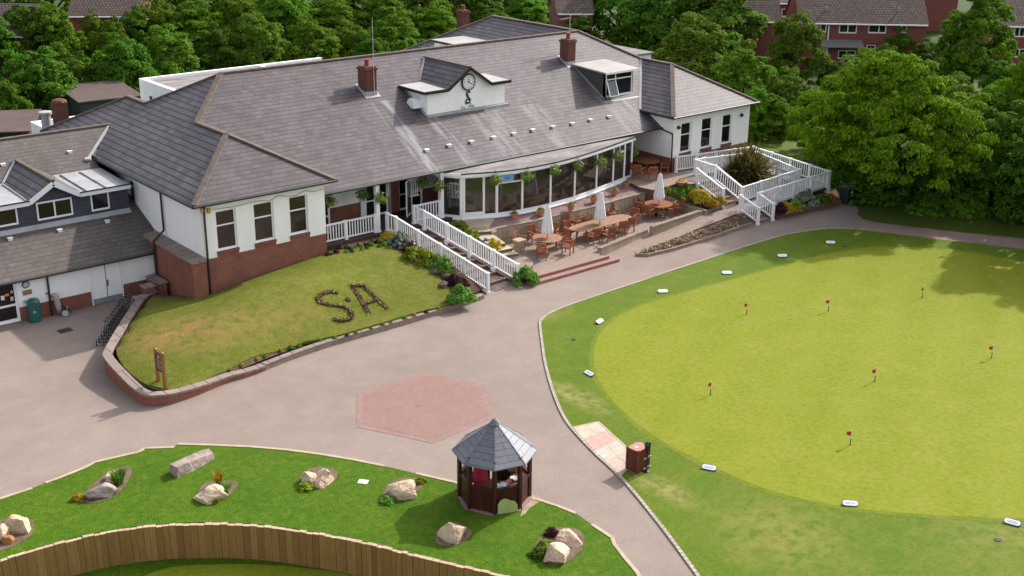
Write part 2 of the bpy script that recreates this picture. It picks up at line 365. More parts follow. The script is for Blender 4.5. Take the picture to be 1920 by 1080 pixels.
def glass(name, c, refl=1.0):
    m, t, b = new_mat(name)
    b.inputs['Base Color'].default_value = c4(c); b.inputs['Roughness'].default_value = .04; b.inputs['IOR'].default_value = 1.52; b.inputs['Specular IOR Level'].default_value = .5 * refl
    tc = N(t, 'ShaderNodeTexCoord'); f = noise_fac(t, tc.outputs['Object'], .7, 3)
    t.links.new(mixc(t, f, c, tuple(x * .45 for x in c)), b.inputs['Base Color']); return m
GLASS = glass('window_glass', (.02,.018,.016))
GLASS_BROWN = glass('tinted_glass', (.045,.03,.024))
GLASS_PALE = glass('frosted_glass', (.1,.13,.13))
GLASS_BAY = glass('sunroom_glass', (.04,.033,.028), 1.8)

ROUGH = grassy('rough_grass', [(.035,.07,.012), (.05,.08,.016), (.07,.085,.025)], (.08,.5,4), .8, 25)
LAWN = grassy('lawn_grass', [(.062,.145,.002), (.092,.182,.004), (.13,.2,.010)], (.5,2.4,5), 1., 26)
SURROUND = grassy('surround_grass', [(.092,.158,.005), (.115,.17,.008), (.168,.184,.022)], (.2,.9,7), .4, 50,
                  dry=[(30.9,32.3,.9,2.6,(.3,.25,.1),.8),(28.2,25.0,.8,2.0,(.30,.25,.10),.8),(35,40,3,1.0,(.25,.22,.07),.6),(29,20.5,3,3.5,(.25,.22,.06),.6),(36,16,6,3,(.24,.22,.06),.5)])
GREEN = grassy('putting_green_turf', [(.18,.214,.006), (.2,.226,.010), (.228,.238,.026)], (.1,.6,5), .15, 30, stripes=(.11,1.1,.14))
MOUND = grassy('mound_grass', [(.115,.152,.010), (.16,.168,.02), (.235,.19,.05)], (.35,1.6,5), 1., 22,
               dry=[(20.2,46.3,3.4,2.6,(.28,.165,.06),1.),(24.,45.4,4.5,1.8,(.25,.17,.06),.6),(28,47.5,5,2,(.2,.2,.03),.5),(20,50,2,2,(.1,.13,.012),.6)])
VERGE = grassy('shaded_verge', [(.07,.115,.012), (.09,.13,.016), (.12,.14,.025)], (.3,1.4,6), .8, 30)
MEADOW = grassy('meadow_bank', [(.08,.15,.012), (.12,.17,.02), (.17,.18,.05)], (.15,.8,5), .9, 14)
LEAF_DARK = leafy('leaves_dark', (.045,.105,.009), (.095,.185,.014), .3)
LEAF_MID = leafy('leaves_mid', (.07,.155,.009), (.135,.25,.016), .35)
LEAF_BRIGHT = leafy('leaves_bright', (.08,.182,.006), (.165,.30,.012), .28, .12)
LEAF_OLIVE = leafy('leaves_olive', (.075,.15,.012), (.145,.235,.02), .35)
LEAF_SILVER = leafy('leaves_silver', (.17,.23,.16), (.27,.33,.24), .2)
LEAF_LIME = leafy('leaves_lime', (.16,.25,.02), (.3,.38,.04), .35)
LEAF_GREEN = leafy('leaves_green', (.08,.2,.025), (.17,.33,.05), .3)
LEAF_YELLOW = leafy('leaves_yellow', (.36,.22,.02), (.45,.33,.04), .3)
LEAF_PURPLE = leafy('leaves_purple', (.05,.018,.022), (.09,.03,.035), .2)
LEAF_SPIKY = leafy('leaves_spiky', (.06,.062,.016), (.16,.115,.04), .25)
PETALS = island('petals', [(.5,.03,.05), (.6,.3,.35), (.65,.55,.1), (.08,.16,.03), (.6,.55,.5), (.1,.2,.04), (.35,.02,.06)], .7, (1,1,1), 0)
PETALS_BED = island('bedding_flowers', [(.16,.03,.03), (.05,.09,.02), (.2,.16,.04), (.08,.03,.03), (.4,.32,.1), (.07,.12,.02)], .7, (1,1,1), 0)
PETALS_PALE = island('pale_bedding', [(.4,.22,.17), (.09,.15,.02), (.45,.38,.2), (.3,.05,.05), (.12,.2,.03), (.4,.36,.3)], .7, (1,1,1), 0)
BARK = plain('bark', (.075,.055,.04), (.045,.032,.024), 4, .95, .1, bmp=.8, stretch=(6,6,1))

# ------------------------------------------------------------------ ground, roads, lawns
def smooth_pts(pts, n=6, closed=False):
    P = [Vector(p) for p in pts]; out = []
    m = len(P)
    rng = range(m if closed else m - 1)
    for i in rng:
        g = lambda k: P[k % m] if closed else P[max(0, min(m - 1, k))]
        a, b, c, d = g(i - 1), g(i), g(i + 1), g(i + 2)
        for k in range(n):
            t = k / n
            out.append(.5 * ((2*b) + (c - a) * t + (2*a - 5*b + 4*c - d) * t*t + (3*b - a - 3*c + d) * t**3))
    if not closed: out.append(P[-1])
    return out
def ribbon(mb, pts, w, z0, z1, m=0, side=0):
    """raised strip along a polyline; z0/z1 numbers or offsets to the points' own z when z0 is None"""
    P = [Vector(p) for p in pts]; L = []; R = []
    for i, p in enumerate(P):
        d = (P[min(i + 1, len(P) - 1)] - P[max(i - 1, 0)]); d.z = 0; d.normalize(); n = Vector((-d.y, d.x, 0))
        L.append(p + n * w * (.5 + side / 2)); R.append(p - n * w * (.5 - side / 2))
    for i in range(len(P) - 1):
        a, b, c, d = R[i], R[i+1], L[i+1], L[i]
        t = lambda q, z: Vector((q.x, q.y, z if z0 is not None else q.z + z))
        zb = z0 if z0 is not None else -.4
        vs = [t(q, zb) for q in (a,b,c,d)] + [t(q, z1) for q in (a,b,c,d)]
        fs = [(4,5,6,7),(0,1,5,4),(2,3,7,6)]
        if i == 0: fs.append((3,0,4,7))
        if i == len(P) - 2: fs.append((1,2,6,5))
        mb.add(vs, fs, m)
def zs(pts, z): return [(p[0], p[1], z) for p in pts]

FENCE = smooth_pts([(2,35.0,0),(5.5,35.15,0),(8.76,35.1,0),(10.39,34.96,0),(12.16,34.55,0),(13.97,33.63,0),(15.86,32.05,0),(17.35,30.13,0),(18.34,28.5,0),(19.22,26.8,0),(20.52,24.4,0),(21.45,22.2,0),(21.75,20.5,0),(21.2,18.3,0),(20.2,16,0),(18.6,13,0),(16,9.5,0)], 5)
mb = MB()
mb.sheet(zs([(-400,35)] + [(p.x, p.y) for p in FENCE] + [(16,-150),(600,-150),(600,900),(-400,900)], 0))
struct(mb, 'ground', ROUGH)
mb = MB(); mb.sheet(zs([(-60,60),(-60,-60),(60,-60),(60,60)], -1.25)); struct(mb, 'lower_lawn', LAWN)
mb = MB(); mb.sheet(zs([(p.x, p.y) for p in smooth_pts([PZ(280,1075,-1.24),PZ(420,1058,-1.24),PZ(560,1064,-1.24),PZ(700,1092,-1.24),PZ(760,1180,-1.24),PZ(400,1250,-1.24),PZ(150,1180,-1.24)],5,True)], -1.24)); struct(mb, 'lower_putting_green', GREEN)

ROCKEDGE = [(-260,985),(-120,962),(0,937),(60,917),(85,907),(110,898),(160,878),(178,868),(260,849),(272,842),(326,840),(334,834),(400,836),(470,839),(540,845),(600,853),(660,863),(720,875),(780,889),(850,905),(905,921),(960,930),(1008,938),(1045,950),(1080,964),(1110,985),(1148,1010),(1152,1022),(1172,1048),(1194,1074),(1215,1110)]
KERB = [(1318,1095),(1308,1080),(1270,1028),(1230,975),(1165,897),(1115,850),(1069,800),(1050,768),(1037,735),(1028,705),(1021,675),(1016,640),(1013,615),(1014,602),(1030,589),(1070,572),(1150,545),(1300,495),(1450,447),(1520,433),(1560,429),(1600,430)]
PATHLOW = [(1615,431),(1700,441),(1800,453),(1920,467),(2100,490)]
PATHUP = [(2100,469),(1920,447),(1800,435),(1700,424),(1640,416),(1618,411)]
kerb3 = smooth_pts([Vector(q) for q in ((16.9,6.5,0),(20.9,12,0),(22.6,15.2,0),(23.9,18,0))] + [PZ(*p) for p in KERB], 4); rock3 = [PZ(*p) for p in ROCKEDGE] + [Vector(q) for q in ((22.55,19.7,0),(21.9,18.1,0),(20.8,15.6,0),(19.2,12.6,0),(16.6,9.1,0))]
mb = MB()
mb.sheet(zs([(-80,38),(0,38)], .006) + [PZ(x - (8 if y > 960 else 0), y + 22, .006) for x, y in ROCKEDGE[1:]] + zs([(22.2,19.5),(21.6,17.9),(20.5,15.4),(18.9,12.4),(16.3,9.0),(17.2,6.2),(21.2,11.8),(22.9,15),(24.2,17.9)], .006) + [PZ(x + 20, y + 3, .006) for x, y in KERB] +
         [PZ(x, y + 3, .006) for x, y in PATHLOW] + [PZ(x, y, .006) for x, y in PATHUP] + [PZ(x, y, .006) for x, y in [(1606,400),(1625,388),(1618,378),(1590,373)]] +
         zs([(66,45.5),(58,51),(36,53),(24,52),(24,54.7),(-80,54.7)], .006))
struct(mb, 'paved_road', PAVE)
mb = MB(); mb.sheet([PZ(x, y, .010) for x, y in PATHLOW] + [PZ(x, y, .010) for x, y in PATHUP]); struct(mb, 'tarmac_path', PATH)
mb = MB(); mb.sheet([Vector((p.x, p.y, .03)) for p in rock3] + zs([(p.x, p.y) for p in FENCE[::-1]] + [(0,35.05)], .03)); struct(mb, 'rockery_lawn', LAWN)
mb = MB()
for i in range(len(rock3) - 1):
    if i % 7 != 3: ribbon(mb, rock3[i:i+2], .13, 0, .05)
struct(mb, 'lawn_edging', plain('pale_edging', (.46,.37,.26), (.34,.27,.19), 2.5, .9, .2))
mb = MB(); mb.sheet([Vector((p.x, p.y, .03)) for p in kerb3] + [PZ(x, y, .03) for x, y in PATHLOW] + zs([(150,30),(150,-60),(30,-60)], .03)); struct(mb, 'green_surround_grass', SURROUND)
mb = MB(); ribbon(mb, kerb3, .12, 0, .055); struct(mb, 'kerb_setts', SETT)
GR = [(1113,680),(1118,640),(1145,605),(1200,575),(1290,548),(1400,518),(1500,490),(1560,476),(1640,465),(1740,466),(1850,480),(1980,506),(2150,560),(2300,700),(2250,860),(2100,950),(1990,973),(1880,973),(1760,968),(1650,960),(1560,948),(1480,932),(1400,905),(1300,860),(1220,815),(1160,765),(1125,720)]
gr3 = smooth_pts([PZ(*p) for p in GR], 8, True); gcen = sum(gr3, Vector()) / len(gr3)
COLLAR = grassy('green_collar_turf', [(.128,.182,.006), (.15,.192,.01), (.19,.204,.024)], (.3,1.2,6), .3, 40)
ring = []
for i, q in enumerate(gr3):                       # slightly ragged mown collar between fringe and green
    d = (gr3[(i+1) % len(gr3)] - gr3[i-1]); n_ = Vector((-d.y, d.x, 0)).normalized()
    if n_.dot(q - gcen) < 0: n_ = -n_
    ring.append(q + n_ * (.2 + .08 * noise.noise(q * .9)))
mb = MB(); mb.sheet([Vector((p.x, p.y, .0335)) for p in ring]); struct(mb, 'green_collar', COLLAR)
mb = MB(); mb.sheet([Vector((p.x + .05 * noise.noise(p * 1.7), p.y + .05 * noise.noise(p * 1.7 + Vector((9,9,0))), .0375)) for p in gr3]); struct(mb, 'putting_green', GREEN)
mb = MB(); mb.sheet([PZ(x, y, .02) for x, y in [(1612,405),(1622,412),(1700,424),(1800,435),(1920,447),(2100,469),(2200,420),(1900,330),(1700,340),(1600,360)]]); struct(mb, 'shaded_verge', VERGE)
mb = MB(); mb.sheet([PZ(x, y, .02) for x, y in [(1398,292),(1480,300),(1560,300),(1700,260),(1850,270),(1960,230),(1900,150),(1780,160),(1640,170),(1500,200),(1405,215)]]); struct(mb, 'meadow', MEADOW)
# hexagon of red blocks
HEX = [Vector(p) for p in [(24.14,38.35,0),(27.55,38.35,0),(28.75,35.75,0),(27.2,33.1,0),(23.95,32.85,0),(22.45,35.8,0)]]
hc = sum(HEX, Vector()) / 6
mb = MB(); mb.sheet([Vector((p.x, p.y, .014)) for p in HEX]); struct(mb, 'red_hexagon_border', PAVE_EDGE)
mb = MB(); mb.sheet([Vector((p.x, p.y, .018)) for p in [hc + (q - hc) * .9 for q in HEX]]); struct(mb, 'red_hexagon_paving', PAVE_RED)
mb = MB(); mb.box(25.35,25.75,35.7,35.95,.01,.024); tag(mb.build('manhole_cover', plain('cast_iron', (.2,.17,.165))), 'small iron cover set in the middle of the red paved hexagon', 'manhole cover')
p = PZ(122,620); mb = MB(); mb.box(p.x-.3,p.x+.3,p.y-.25,p.y+.25,0,.02)
for k in range(6): mb.box(p.x-.26+k*.09,p.x-.22+k*.09,p.y-.2,p.y+.2,.02,.026)
tag(mb.build('drain_grate', BLACK), 'dark drain grating in the paved yard near the green bin', 'drain')
# slabs beside the green
sl = [PZ(1074,803), PZ(1122,793), PZ(1183,858), PZ(1163,896)]
SLABM = island('pastel_slabs', [(.52,.35,.3),(.5,.44,.36),(.58,.47,.27),(.5,.32,.28),(.53,.47,.4)], .9, (2,2,2), .1)
mb = MB(); rs = random.Random(3)
a, b, c, d = sl[0], sl[1], PZ(1196,860), PZ(1160,897)
for i in range(4):
    for j in range(2):
        f = lambda u, v: (a * (1-u) + d * u) * (1-v) + (b * (1-u) + c * u) * v
        e = .008; q = [f(i/4+e, j/2+e*2), f((i+1)/4-e, j/2+e*2), f((i+1)/4-e, (j+1)/2-e*2), f(i/4+e, (j+1)/2-e*2)]
        mb.prism(q, 0, .05)
struct(mb, 'pastel_paving_slabs', SLABM)
mb = MB(); mb.sheet([q + Vector((0,0,.044)) for q in (a,d,c,b)]); ribbon(mb, [b, c], .06, 0, .06); ribbon(mb, [a, b], .06, 0, .06); ribbon(mb, [c, d], .06, 0, .06); struct(mb, 'slab_edging', KERBSTONE)

# timber retaining fence below the rockery lawn
mb = MB(); mt = MB(); rs = random.Random(8); acc = 0
fp = [FENCE[0]]
for i in range(len(FENCE) - 1):
    seg = FENCE[i+1] - FENCE[i]; n = max(1, round(seg.length / .24))
    for k in range(n): fp.append(FENCE[i] + seg * ((k + 1) / n))
for i in range(len(fp) - 1):
    a, b = fp[i], fp[i+1]; d = (b - a); L = d.length; d.normalize(); nrm = Vector((d.y, -d.x, 0)); o = nrm * (.14 + rs.uniform(-.012,.012)); top = .0 + rs.uniform(.0,.035)
    a2 = a + d * .006; b2 = b - d * .006
    mb.prism([a2, b2, b2 + o, a2 + o], -1.3, top)
    mt.prism([a2, b2, b2 + o, a2 + o], top, top + .006)
fr = thing('timber_retaining_fence', 'curved retaining fence of upright brown timber sleepers below the rockery lawn', 'fence', (13.97,33.6,-1.25))
mb.build('sleeper', SLEEPER, fr); mt.build('sawn_top', SLEEPER_END, fr)

# ------------------------------------------------------------------ mound with its walls
WALLP = [(22.35,53.3,.62),(21.1,52.3,.72),(18.98,49.43,.8),(17.41,47.2,.8),(17.1,46.5,.8),(17.0,45.2,.7),(16.98,43.6,.56),(17.1,42.75,.5),(17.45,42.42,.5),(18.1,42.3,.45),(19.2,42.42,.38)] + [(PZ(x,y).x, PZ(x,y).y+.15, z) for x,y,z in [(430,717,.3),(480,702,.26),(560,671,.25),(640,644,.24),(755,611,.24),(855,580,.22),(908,561,.2)]]
B0 = [(21.3,51.9,.66),(18.9,48.9,.72),(17.45,46.5,.72),(17.3,43.4,.5),(18.4,42.72,.36),(20.7,43.0,.2),(24.2,43.65,.17),(29.5,44.2,.17),(35.6,44.35,.15)]
T0 = [(21.9,52.6,.62),(22.7,51.6,.7),(23.4,50.5,.8),(24.4,50.4,.95),(26,50.4,1.15),(28,50.4,1.35),(30.3,50.5,1.5),(32.2,51.5,1.48),(34.75,51.5,1.45)]
NU, NV = 96, 36
Bs = smooth_pts(B0, 12); Ts = smooth_pts(T0, 12)
mb = MB(); vs = []; fs = []
for i in range(len(Bs)):
    for j in range(NV + 1):
        v = j / NV; p = Bs[i].lerp(Ts[i], v)
        e = 1 - (1 - v) ** 1.75
        u = i / (len(Bs) - 1); bul = max(0, 1 - abs(u - .55) * 1.6)
        z = Bs[i].z + (Ts[i].z - Bs[i].z) * e + .42 * bul * math.sin(math.pi * v ** .8) + .03 * noise.noise(p * .7)
        vs.append((p.x, p.y, z))
for i in range(len(Bs) - 1):
    for j in range(NV):
        a = i * (NV + 1) + j; fs.append((a, a + NV + 1, a + NV + 2, a + 1))
mb.add(vs, fs)
BV = BVHTree.FromPolygons([Vector(v) for v in vs], fs)
struct(mb, 'mound_soil', SOIL, True)
def on_mound(px, py, up=0.):
    h = BV.ray_cast(CAM, ray(px, py).normalized())[0]
    if h is None: h = PZ(px, py, .4)
    return h + Vector((0,0,up))
def mz(x, y, d=.4):
    h = BV.ray_cast(Vector((x, y, 20)), Vector((0,0,-1)))[0]; return h.z if h else d
def inside(p, poly):
    c = False; j = len(poly) - 1
    for i in range(len(poly)):
        if (poly[i].y > p.y) != (poly[j].y > p.y) and p.x < (poly[j].x - poly[i].x) * (p.y - poly[i].y) / (poly[j].y - poly[i].y) + poly[i].x: c = not c
        j = i
    return c
GP = [(347,729),(390,712),(425,696),(475,671),(520,660),(555,650),(630,627),(705,606),(780,584),(846,566),(850,554),(835,535),(800,505),(760,480),(722,461),(706,457),(690,459),(655,468),(610,480),(550,497),(500,512),(455,520),(420,528),(395,540),(362,558),(310,560),(262,572),(250,590),(236,612),(222,640),(219,655),(222,672),(240,697),(262,715),(285,729),(320,730)]
gp3 = smooth_pts([on_mound(*p) for p in GP], 4, True); g2 = [Vector((p.x, p.y, 0)) for p in gp3]
bm = bmesh.new()
x0 = min(p.x for p in g2); x1 = max(p.x for p in g2); y0 = min(p.y for p in g2); y1 = max(p.y for p in g2)
pts = list(g2); rim = len(pts)
sp = .35; nx = int((x1-x0)/sp); ny = int((y1-y0)/sp)
for i in range(nx):
    for j in range(ny):
        q = Vector((x0 + (i + .5 * (j % 2)) * sp, y0 + j * sp, 0))
        if inside(q, g2) and min((q - r).length for r in g2) > .16: pts.append(q)
from mathutils.geometry import delaunay_2d_cdt
dv, de, df, _, _, _ = delaunay_2d_cdt([Vector((p.x, p.y)) for p in pts], [], [list(range(rim))], 1, 1e-5)
mb = MB(); tv = [(p.x, p.y, mz(p.x, p.y, .3) + .05) for p in dv]; mb.add(tv, [tuple(f) for f in df])
ed = {}
for f in df:
    for k in range(len(f)):
        e = (f[k], f[(k+1) % len(f)]); ed[e] = 1
sk_ = [e for e in ed if (e[1], e[0]) not in ed]
for a, b in sk_: mb.add([tv[a], tv[b], (tv[b][0], tv[b][1], tv[b][2] - .12), (tv[a][0], tv[a][1], tv[a][2] - .12)], [(1,0,3,2)])
struct(mb, 'mound_lawn', MOUND, True)

wallroot = thing('brick_retaining_wall', 'low curved red brick wall with stone coping holding up the grass mound', 'wall', (17.1,43,0))
w3 = smooth_pts([Vector(p) for p in WALLP], 4)
mb = MB(); ribbon(mb, [Vector((p.x, p.y, p.z)) for p in w3[:50]], .3, None, -.09, side=-.0); 
mb2 = MB(); ribbon(mb2, [Vector((p.x, p.y, p.z)) for p in w3[:50]], .38, None, 0.)
for k in (mb,): 
    for i, v in enumerate(k.v): k.v[i] = v if abs(v[2]) > 10 else v
def drop(mb, bottom):                 # lower the ribbon's underside vertices to the ground
    for i in range(0, len(mb.v), 8):
        for k in range(4): x, y, z = mb.v[i+k]; mb.v[i+k] = (x, y, bottom(x, y, mb.v[i+k+4][2]))
drop(mb, lambda x, y, t: -.02); drop(mb2, lambda x, y, t: t - .085)
mb.build('brickwork', BRICK, wallroot); mb2.build('coping', COPING, wallroot)
kr = thing('stone_kerb_wall', 'long low weathered stone kerb with narrow soil bed below the mound lawn', 'kerb', (27,43.6,0))
mb = MB(); ribbon(mb, w3[49:], .26, None, 0.); drop(mb, lambda x, y, t: -.02); mb.build('kerb', DARKSTONE, kr)
mb = MB(); ribbon(mb, w3[49:], .3, None, .03); drop(mb, lambda x, y, t: t - .028)
for i in range(0, len(mb.v), 8): pass
mb.build('kerb_capping', COPING, kr)
def pillar(px, py, z, h, w, label):
    p = PZ(px, py, z); r = thing('brick_pier', label, 'pier', (p.x, p.y, 0))
    m_ = MB(); m_.box(p.x-w, p.x+w, p.y-w, p.y+w, 0, h); m_.build('brickwork', BRICK, r)
    m_ = MB(); m_.box(p.x-w-.05, p.x+w+.05, p.y-w-.05, p.y+w+.05, h, h+.07); m_.build('cap', COPING, r)
pillar(277, 537, .95, .95, .24, 'short brick pier with a pale cap by the white double doors')
pillar(260, 558, .75, .72, .2, 'lowest brick pier at the end of the curved wall')
mb = MB(); mb.box(22.3,22.7,52.9,54.3,.0,.98); mb.build('brickwork', BRICK, wallroot)
mb = MB(); mb.box(22.25,22.75,52.85,54.3,.98,1.05); mb.build('coping', COPING, wallroot)

# ------------------------------------------------------------------ buildings: helpers
def wall_open(mb, o, u, n, L, z0, z1, ops=(), depth=.14, zb=None, mlow=1, mup=0, sills=()):
    """vertical wall from o along u (2D) with openings (s0,s1,z0,z1); below zb material mlow (brick); sills: (s0,s1,zt) brick rises to zt there"""
    us = {0., L}; zsx = {z0, z1}
    for a, b, c, d in ops: us |= {a, b}; zsx |= {c, d}
    for a, b, c in sills: us |= {a, b}; zsx.add(c)
    if zb is not None: zsx.add(zb)
    us = sorted(x for x in us if 0 <= x <= L); zz = sorted(x for x in zsx if z0 <= x <= z1)
    P = lambda s, z, k=0.: (o[0] + u[0] * s - n[0] * k, o[1] + u[1] * s - n[1] * k, z)
    flip = (u[0] * n[1] - u[1] * n[0]) > 0
    def quad(a, b, c, d, m):
        mb.add([a, b, c, d], [(0,1,2,3) if not flip else (3,2,1,0)], m)
    for i in range(len(us) - 1):
        for j in range(len(zz) - 1):
            s = (us[i] + us[i+1]) / 2; z = (zz[j] + zz[j+1]) / 2
            if any(a < s < b and c < z < d for a, b, c, d in ops): continue
            low = zb is not None and z < zb
            if any(a < s < b and z < c for a, b, c in sills): low = True
            quad(P(us[i], zz[j]), P(us[i+1], zz[j]), P(us[i+1], zz[j+1]), P(us[i], zz[j+1]), mlow if low else mup)
    for a, b, c, d in ops:
        quad(P(a, c), P(a, c, depth), P(a, d, depth), P(a, d), mup); quad(P(b, c, depth), P(b, c), P(b, d), P(b, d, depth), mup)
        quad(P(a, c), P(b, c), P(b, c, depth), P(a, c, depth), mup); quad(P(a, d, depth), P(b, d, depth), P(b, d), P(a, d), mup)
def window(parent, o, u, n, W_, z0, z1, vbars=(), hbars=(), fr=.07, depth=.12, gl=None, name='window', fm=None, proud=0., sill=None):
    """frame (child of the building) with its pane as a sub-part; o = left end, bars as fractions"""
    mb = MB(); dz = Vector((0,0,1)); U = Vector((u[0], u[1], 0)); Nn = Vector((n[0], n[1], 0)); O = Vector((o[0], o[1], 0)) - Nn * (depth - .03 - proud)
    t = .06
    def bar(s0, s1, a, b, off=0.):
        c = [O + U * s + Nn * k for s in (s0, s1) for k in (-t + off, off)]
        q = [c[0] + dz*a, c[2] + dz*a, c[3] + dz*a, c[1] + dz*a, c[0] + dz*b, c[2] + dz*b, c[3] + dz*b, c[1] + dz*b]
        mb.add(q, [(3,2,1,0),(4,5,6,7),(0,1,5,4),(1,2,6,5),(2,3,7,6),(3,0,4,7)])
    bar(0, fr, z0, z1); bar(W_ - fr, W_, z0, z1); bar(fr, W_ - fr, z0, z0 + fr * 1.3); bar(fr, W_ - fr, z1 - fr, z1)
    for f in vbars: bar(W_ * f - fr/2, W_ * f + fr/2, z0 + fr * 1.3, z1 - fr, -.004)
    for h in hbars: bar(fr, W_ - fr, z0 + (z1 - z0) * h - fr/2, z0 + (z1 - z0) * h + fr/2, -.008)
    w = mb.build(name, fm or UPVC, parent)
    pm = MB(); k = O - Nn * .035
    pm.poly([k + U*.02 + dz*(z0+.02), k + U*(W_-.02) + dz*(z0+.02), k + U*(W_-.02) + dz*(z1-.02), k + U*.02 + dz*(z1-.02)])
    if (u[0]*n[1]-u[1]*n[0]) > 0: pm.f[-1] = pm.f[-1][::-1]
    pm.build('pane', gl or GLASS, w)
    return w
def slab_poly(mb, pts, m=0, th=.06):              # roof sheet with a little thickness
    P = [Vector(p) for p in pts]; n = (P[1]-P[0]).cross(P[2]-P[0]).normalized()
    if n.z < 0: P = P[::-1]; n = -n
    k = len(P); B = [p - Vector((0,0,th)) for p in P]
    mb.add(P + B, [tuple(range(k)), tuple(range(k, 2*k))[::-1]] + [(i, k+i, k+(i+1)%k, (i+1)%k) for i in range(k)], m)
def ridge(mb, a, b, w=.28, h=.09):
    a = Vector(a); b = Vector(b); L = (b-a).length; n = max(1, round(L / .45)); d = (b-a) / n
    for i in range(n):
        p = a + d*i; q = a + d*(i+.985); mb.bar(p + Vector((0,0,.01)), q + Vector((0,0,.01)), w, h)
def gutter(mb, pts, r=.075): mb.tube([Vector(p) for p in pts], r, 6)
def text_mesh(mb, s, size, o, u, up, m=0, th=.01, center=True, squash=1., spacing=1.):
    cu = bpy.data.curves.new('txt', 'FONT'); cu.body = s; cu.size = size; cu.space_character = spacing; cu.resolution_u = 3
    if center: cu.align_x = 'CENTER'
    ob = bpy.data.objects.new('txt', cu); COL.objects.link(ob); dg = bpy.context.evaluated_depsgraph_get(); dg.update()
    me = bpy.data.meshes.new_from_object(ob.evaluated_get(dg)); u = Vector(u); up = Vector(up); nn = u.cross(up)
    vs = [Vector(o) + u * v.co.x * squash + up * v.co.y + nn * th for v in me.vertices]
    mb.add(vs, [tuple(p.vertices) for p in me.polygons], m)
    bpy.data.objects.remove(ob); bpy.data.curves.remove(cu); bpy.data.meshes.remove(me)

# ------------------------------------------------------------------ clubhouse
K = .567
CH = thing('clubhouse', 'long white clubhouse with slate hipped roofs, clock gable, two wings and curved glass front', 'clubhouse', (42,52,1.5))
A_=(23.2,50.2,5.4); B_=(30.8,50.2,5.4); Rf=(27,54.0,7.555); Rb=(27,57.24,7.555); RL=(30.08,60.33,9.30); RR=(56.56,60.33,9.30)
roof = MB()
slab_poly(roof, [(30.3,51.6,4.35),(55.9,51.6,4.35),(55.9,53.19,5.25),(55.5,53.19,5.25),(59.6,57.28,7.57),RR,RL,Rb,(30.8,53.45,5.4),(30.3,53.45,5.4)])
slab_poly(roof, [A_, B_, Rf]); slab_poly(roof, [(55.5,50.3,5.25),(63.7,50.3,5.25),(59.6,54.4,7.57)])
roofo = roof.build('roof', SLATE, CH)
rs_ = MB()
slab_poly(rs_, [A_, Rf, Rb, RL, (27,63.4,7.555), (27,65.8,7.555), (23.2,69.6,5.4)])
slab_poly(rs_, [B_, (30.8,53.45,5.4), Rb, Rf])
slab_poly(rs_, [(55.5,50.3,5.25),(59.6,54.4,7.57),(59.6,57.28,7.57),(55.5,53.19,5.25)])
slab_poly(rs_, [(63.7,50.3,5.25),(59.6,54.4,7.57),(59.6,57.28,7.57),RR,(56.56,69.5,9.3),(63.7,76.64,5.25)])
slab_poly(rs_, [RR,(56.56,69.5,9.3),(48.0,78.06,4.45),(48.0,68.9,4.45)])
slab_poly(rs_, [(56.56,69.5,9.3),(48.0,78.06,4.45),(63.7,78.06,4.45),(63.7,76.64,5.25)])
slab_poly(rs_, [RL,RR,(48,68.9,4.45),(30.8,68.9,4.45),(30.8,67.2,5.4),(27,63.4,7.555)])
slab_poly(rs_, [(23.2,69.6,5.4),(27,65.8,7.555),(30.8,69.6,5.4)]); slab_poly(rs_, [(30.8,69.6,5.4),(27,65.8,7.555),(27,63.4,7.555),(30.8,67.2,5.4)])
rs_.build('side_roof', SLATE_SIDE, CH)
rd = MB()
for a, b in [(RL,RR),(Rf,Rb),(A_,Rf),(B_,Rf),(Rb,RL),(RL,(27,63.4,7.555)),((27,63.4,7.555),(27,65.8,7.555)),((27,65.8,7.555),(23.2,69.6,5.4)),
             ((55.5,50.3,5.25),(59.6,54.4,7.57)),((63.7,50.3,5.25),(59.6,54.4,7.57)),((59.6,54.4,7.57),(59.6,57.28,7.57)),((59.6,57.28,7.57),RR),(RR,(56.56,69.5,9.3)),((56.56,69.5,9.3),(48,78.06,4.45))]:
    ridge(rd, a, b)
rd.build('ridge_tiles', MORTARCAP, CH)
for a, b in [((55.5,53.19,5.27),(59.6,57.28,7.59)),(Rb,(30.8,53.45,5.41))]: vl = MB(); vl.bar(Vector(a)+Vector((0,0,.02)), Vector(b)+Vector((0,0,.02)), .16, .03); vl.build('lead_valley', LEAD, CH)
gt = MB()
for pts in [[(23.13,69.4,5.34),(23.13,50.12,5.34),(30.87,50.12,5.34),(30.87,53.3,5.34)], [(30.4,51.52,4.29),(56.1,51.52,4.29)], [(55.43,53.1,5.19),(55.43,50.22,5.19),(63.77,50.22,5.19),(63.77,60,5.19)]]: gutter(gt, pts)
gt.build('gutter', BLACK, CH)
# walls
wl = MB()
wins = [(24.34,25.40,2.9,4.86),(26.33,27.41,2.9,4.86),(28.28,29.31,2.9,4.86)]
wall_open(wl, (23.6,50.45), (1,0), (0,-1), 6.7, .3, 5.36, [(a-23.6,b-23.6,c,d) for a,b,c,d in wins], zb=2.62, sills=[(a-23.65,b-23.55,2.9) for a,b,c,d in wins])
wall_open(wl, (23.6,69.3), (0,-1), (-1,0), 18.85, -.1, 5.36, [(10.55,11.35,3.58,4.82)], zb=2.5)
wall_open(wl, (30.3,50.45), (0,1), (1,0), 4.2, .8, 5.36, zb=2.62)
BACKY = 54.2
wall_open(wl, (30.3,BACKY), (1,0), (0,-1), 25.6, 1.2, 5.8, [(.5,2.35,1.62,3.72),(4.85,6.35,1.62,3.72),(7.1,8.7,1.62,3.72)], zb=2.6)
rw = [PY(1278,231,50.6),PY(1298,226,50.6),PY(1317,222,50.6),PY(1337,218,50.6),PY(1356,215.5,50.6),PY(1374,212,50.6)]
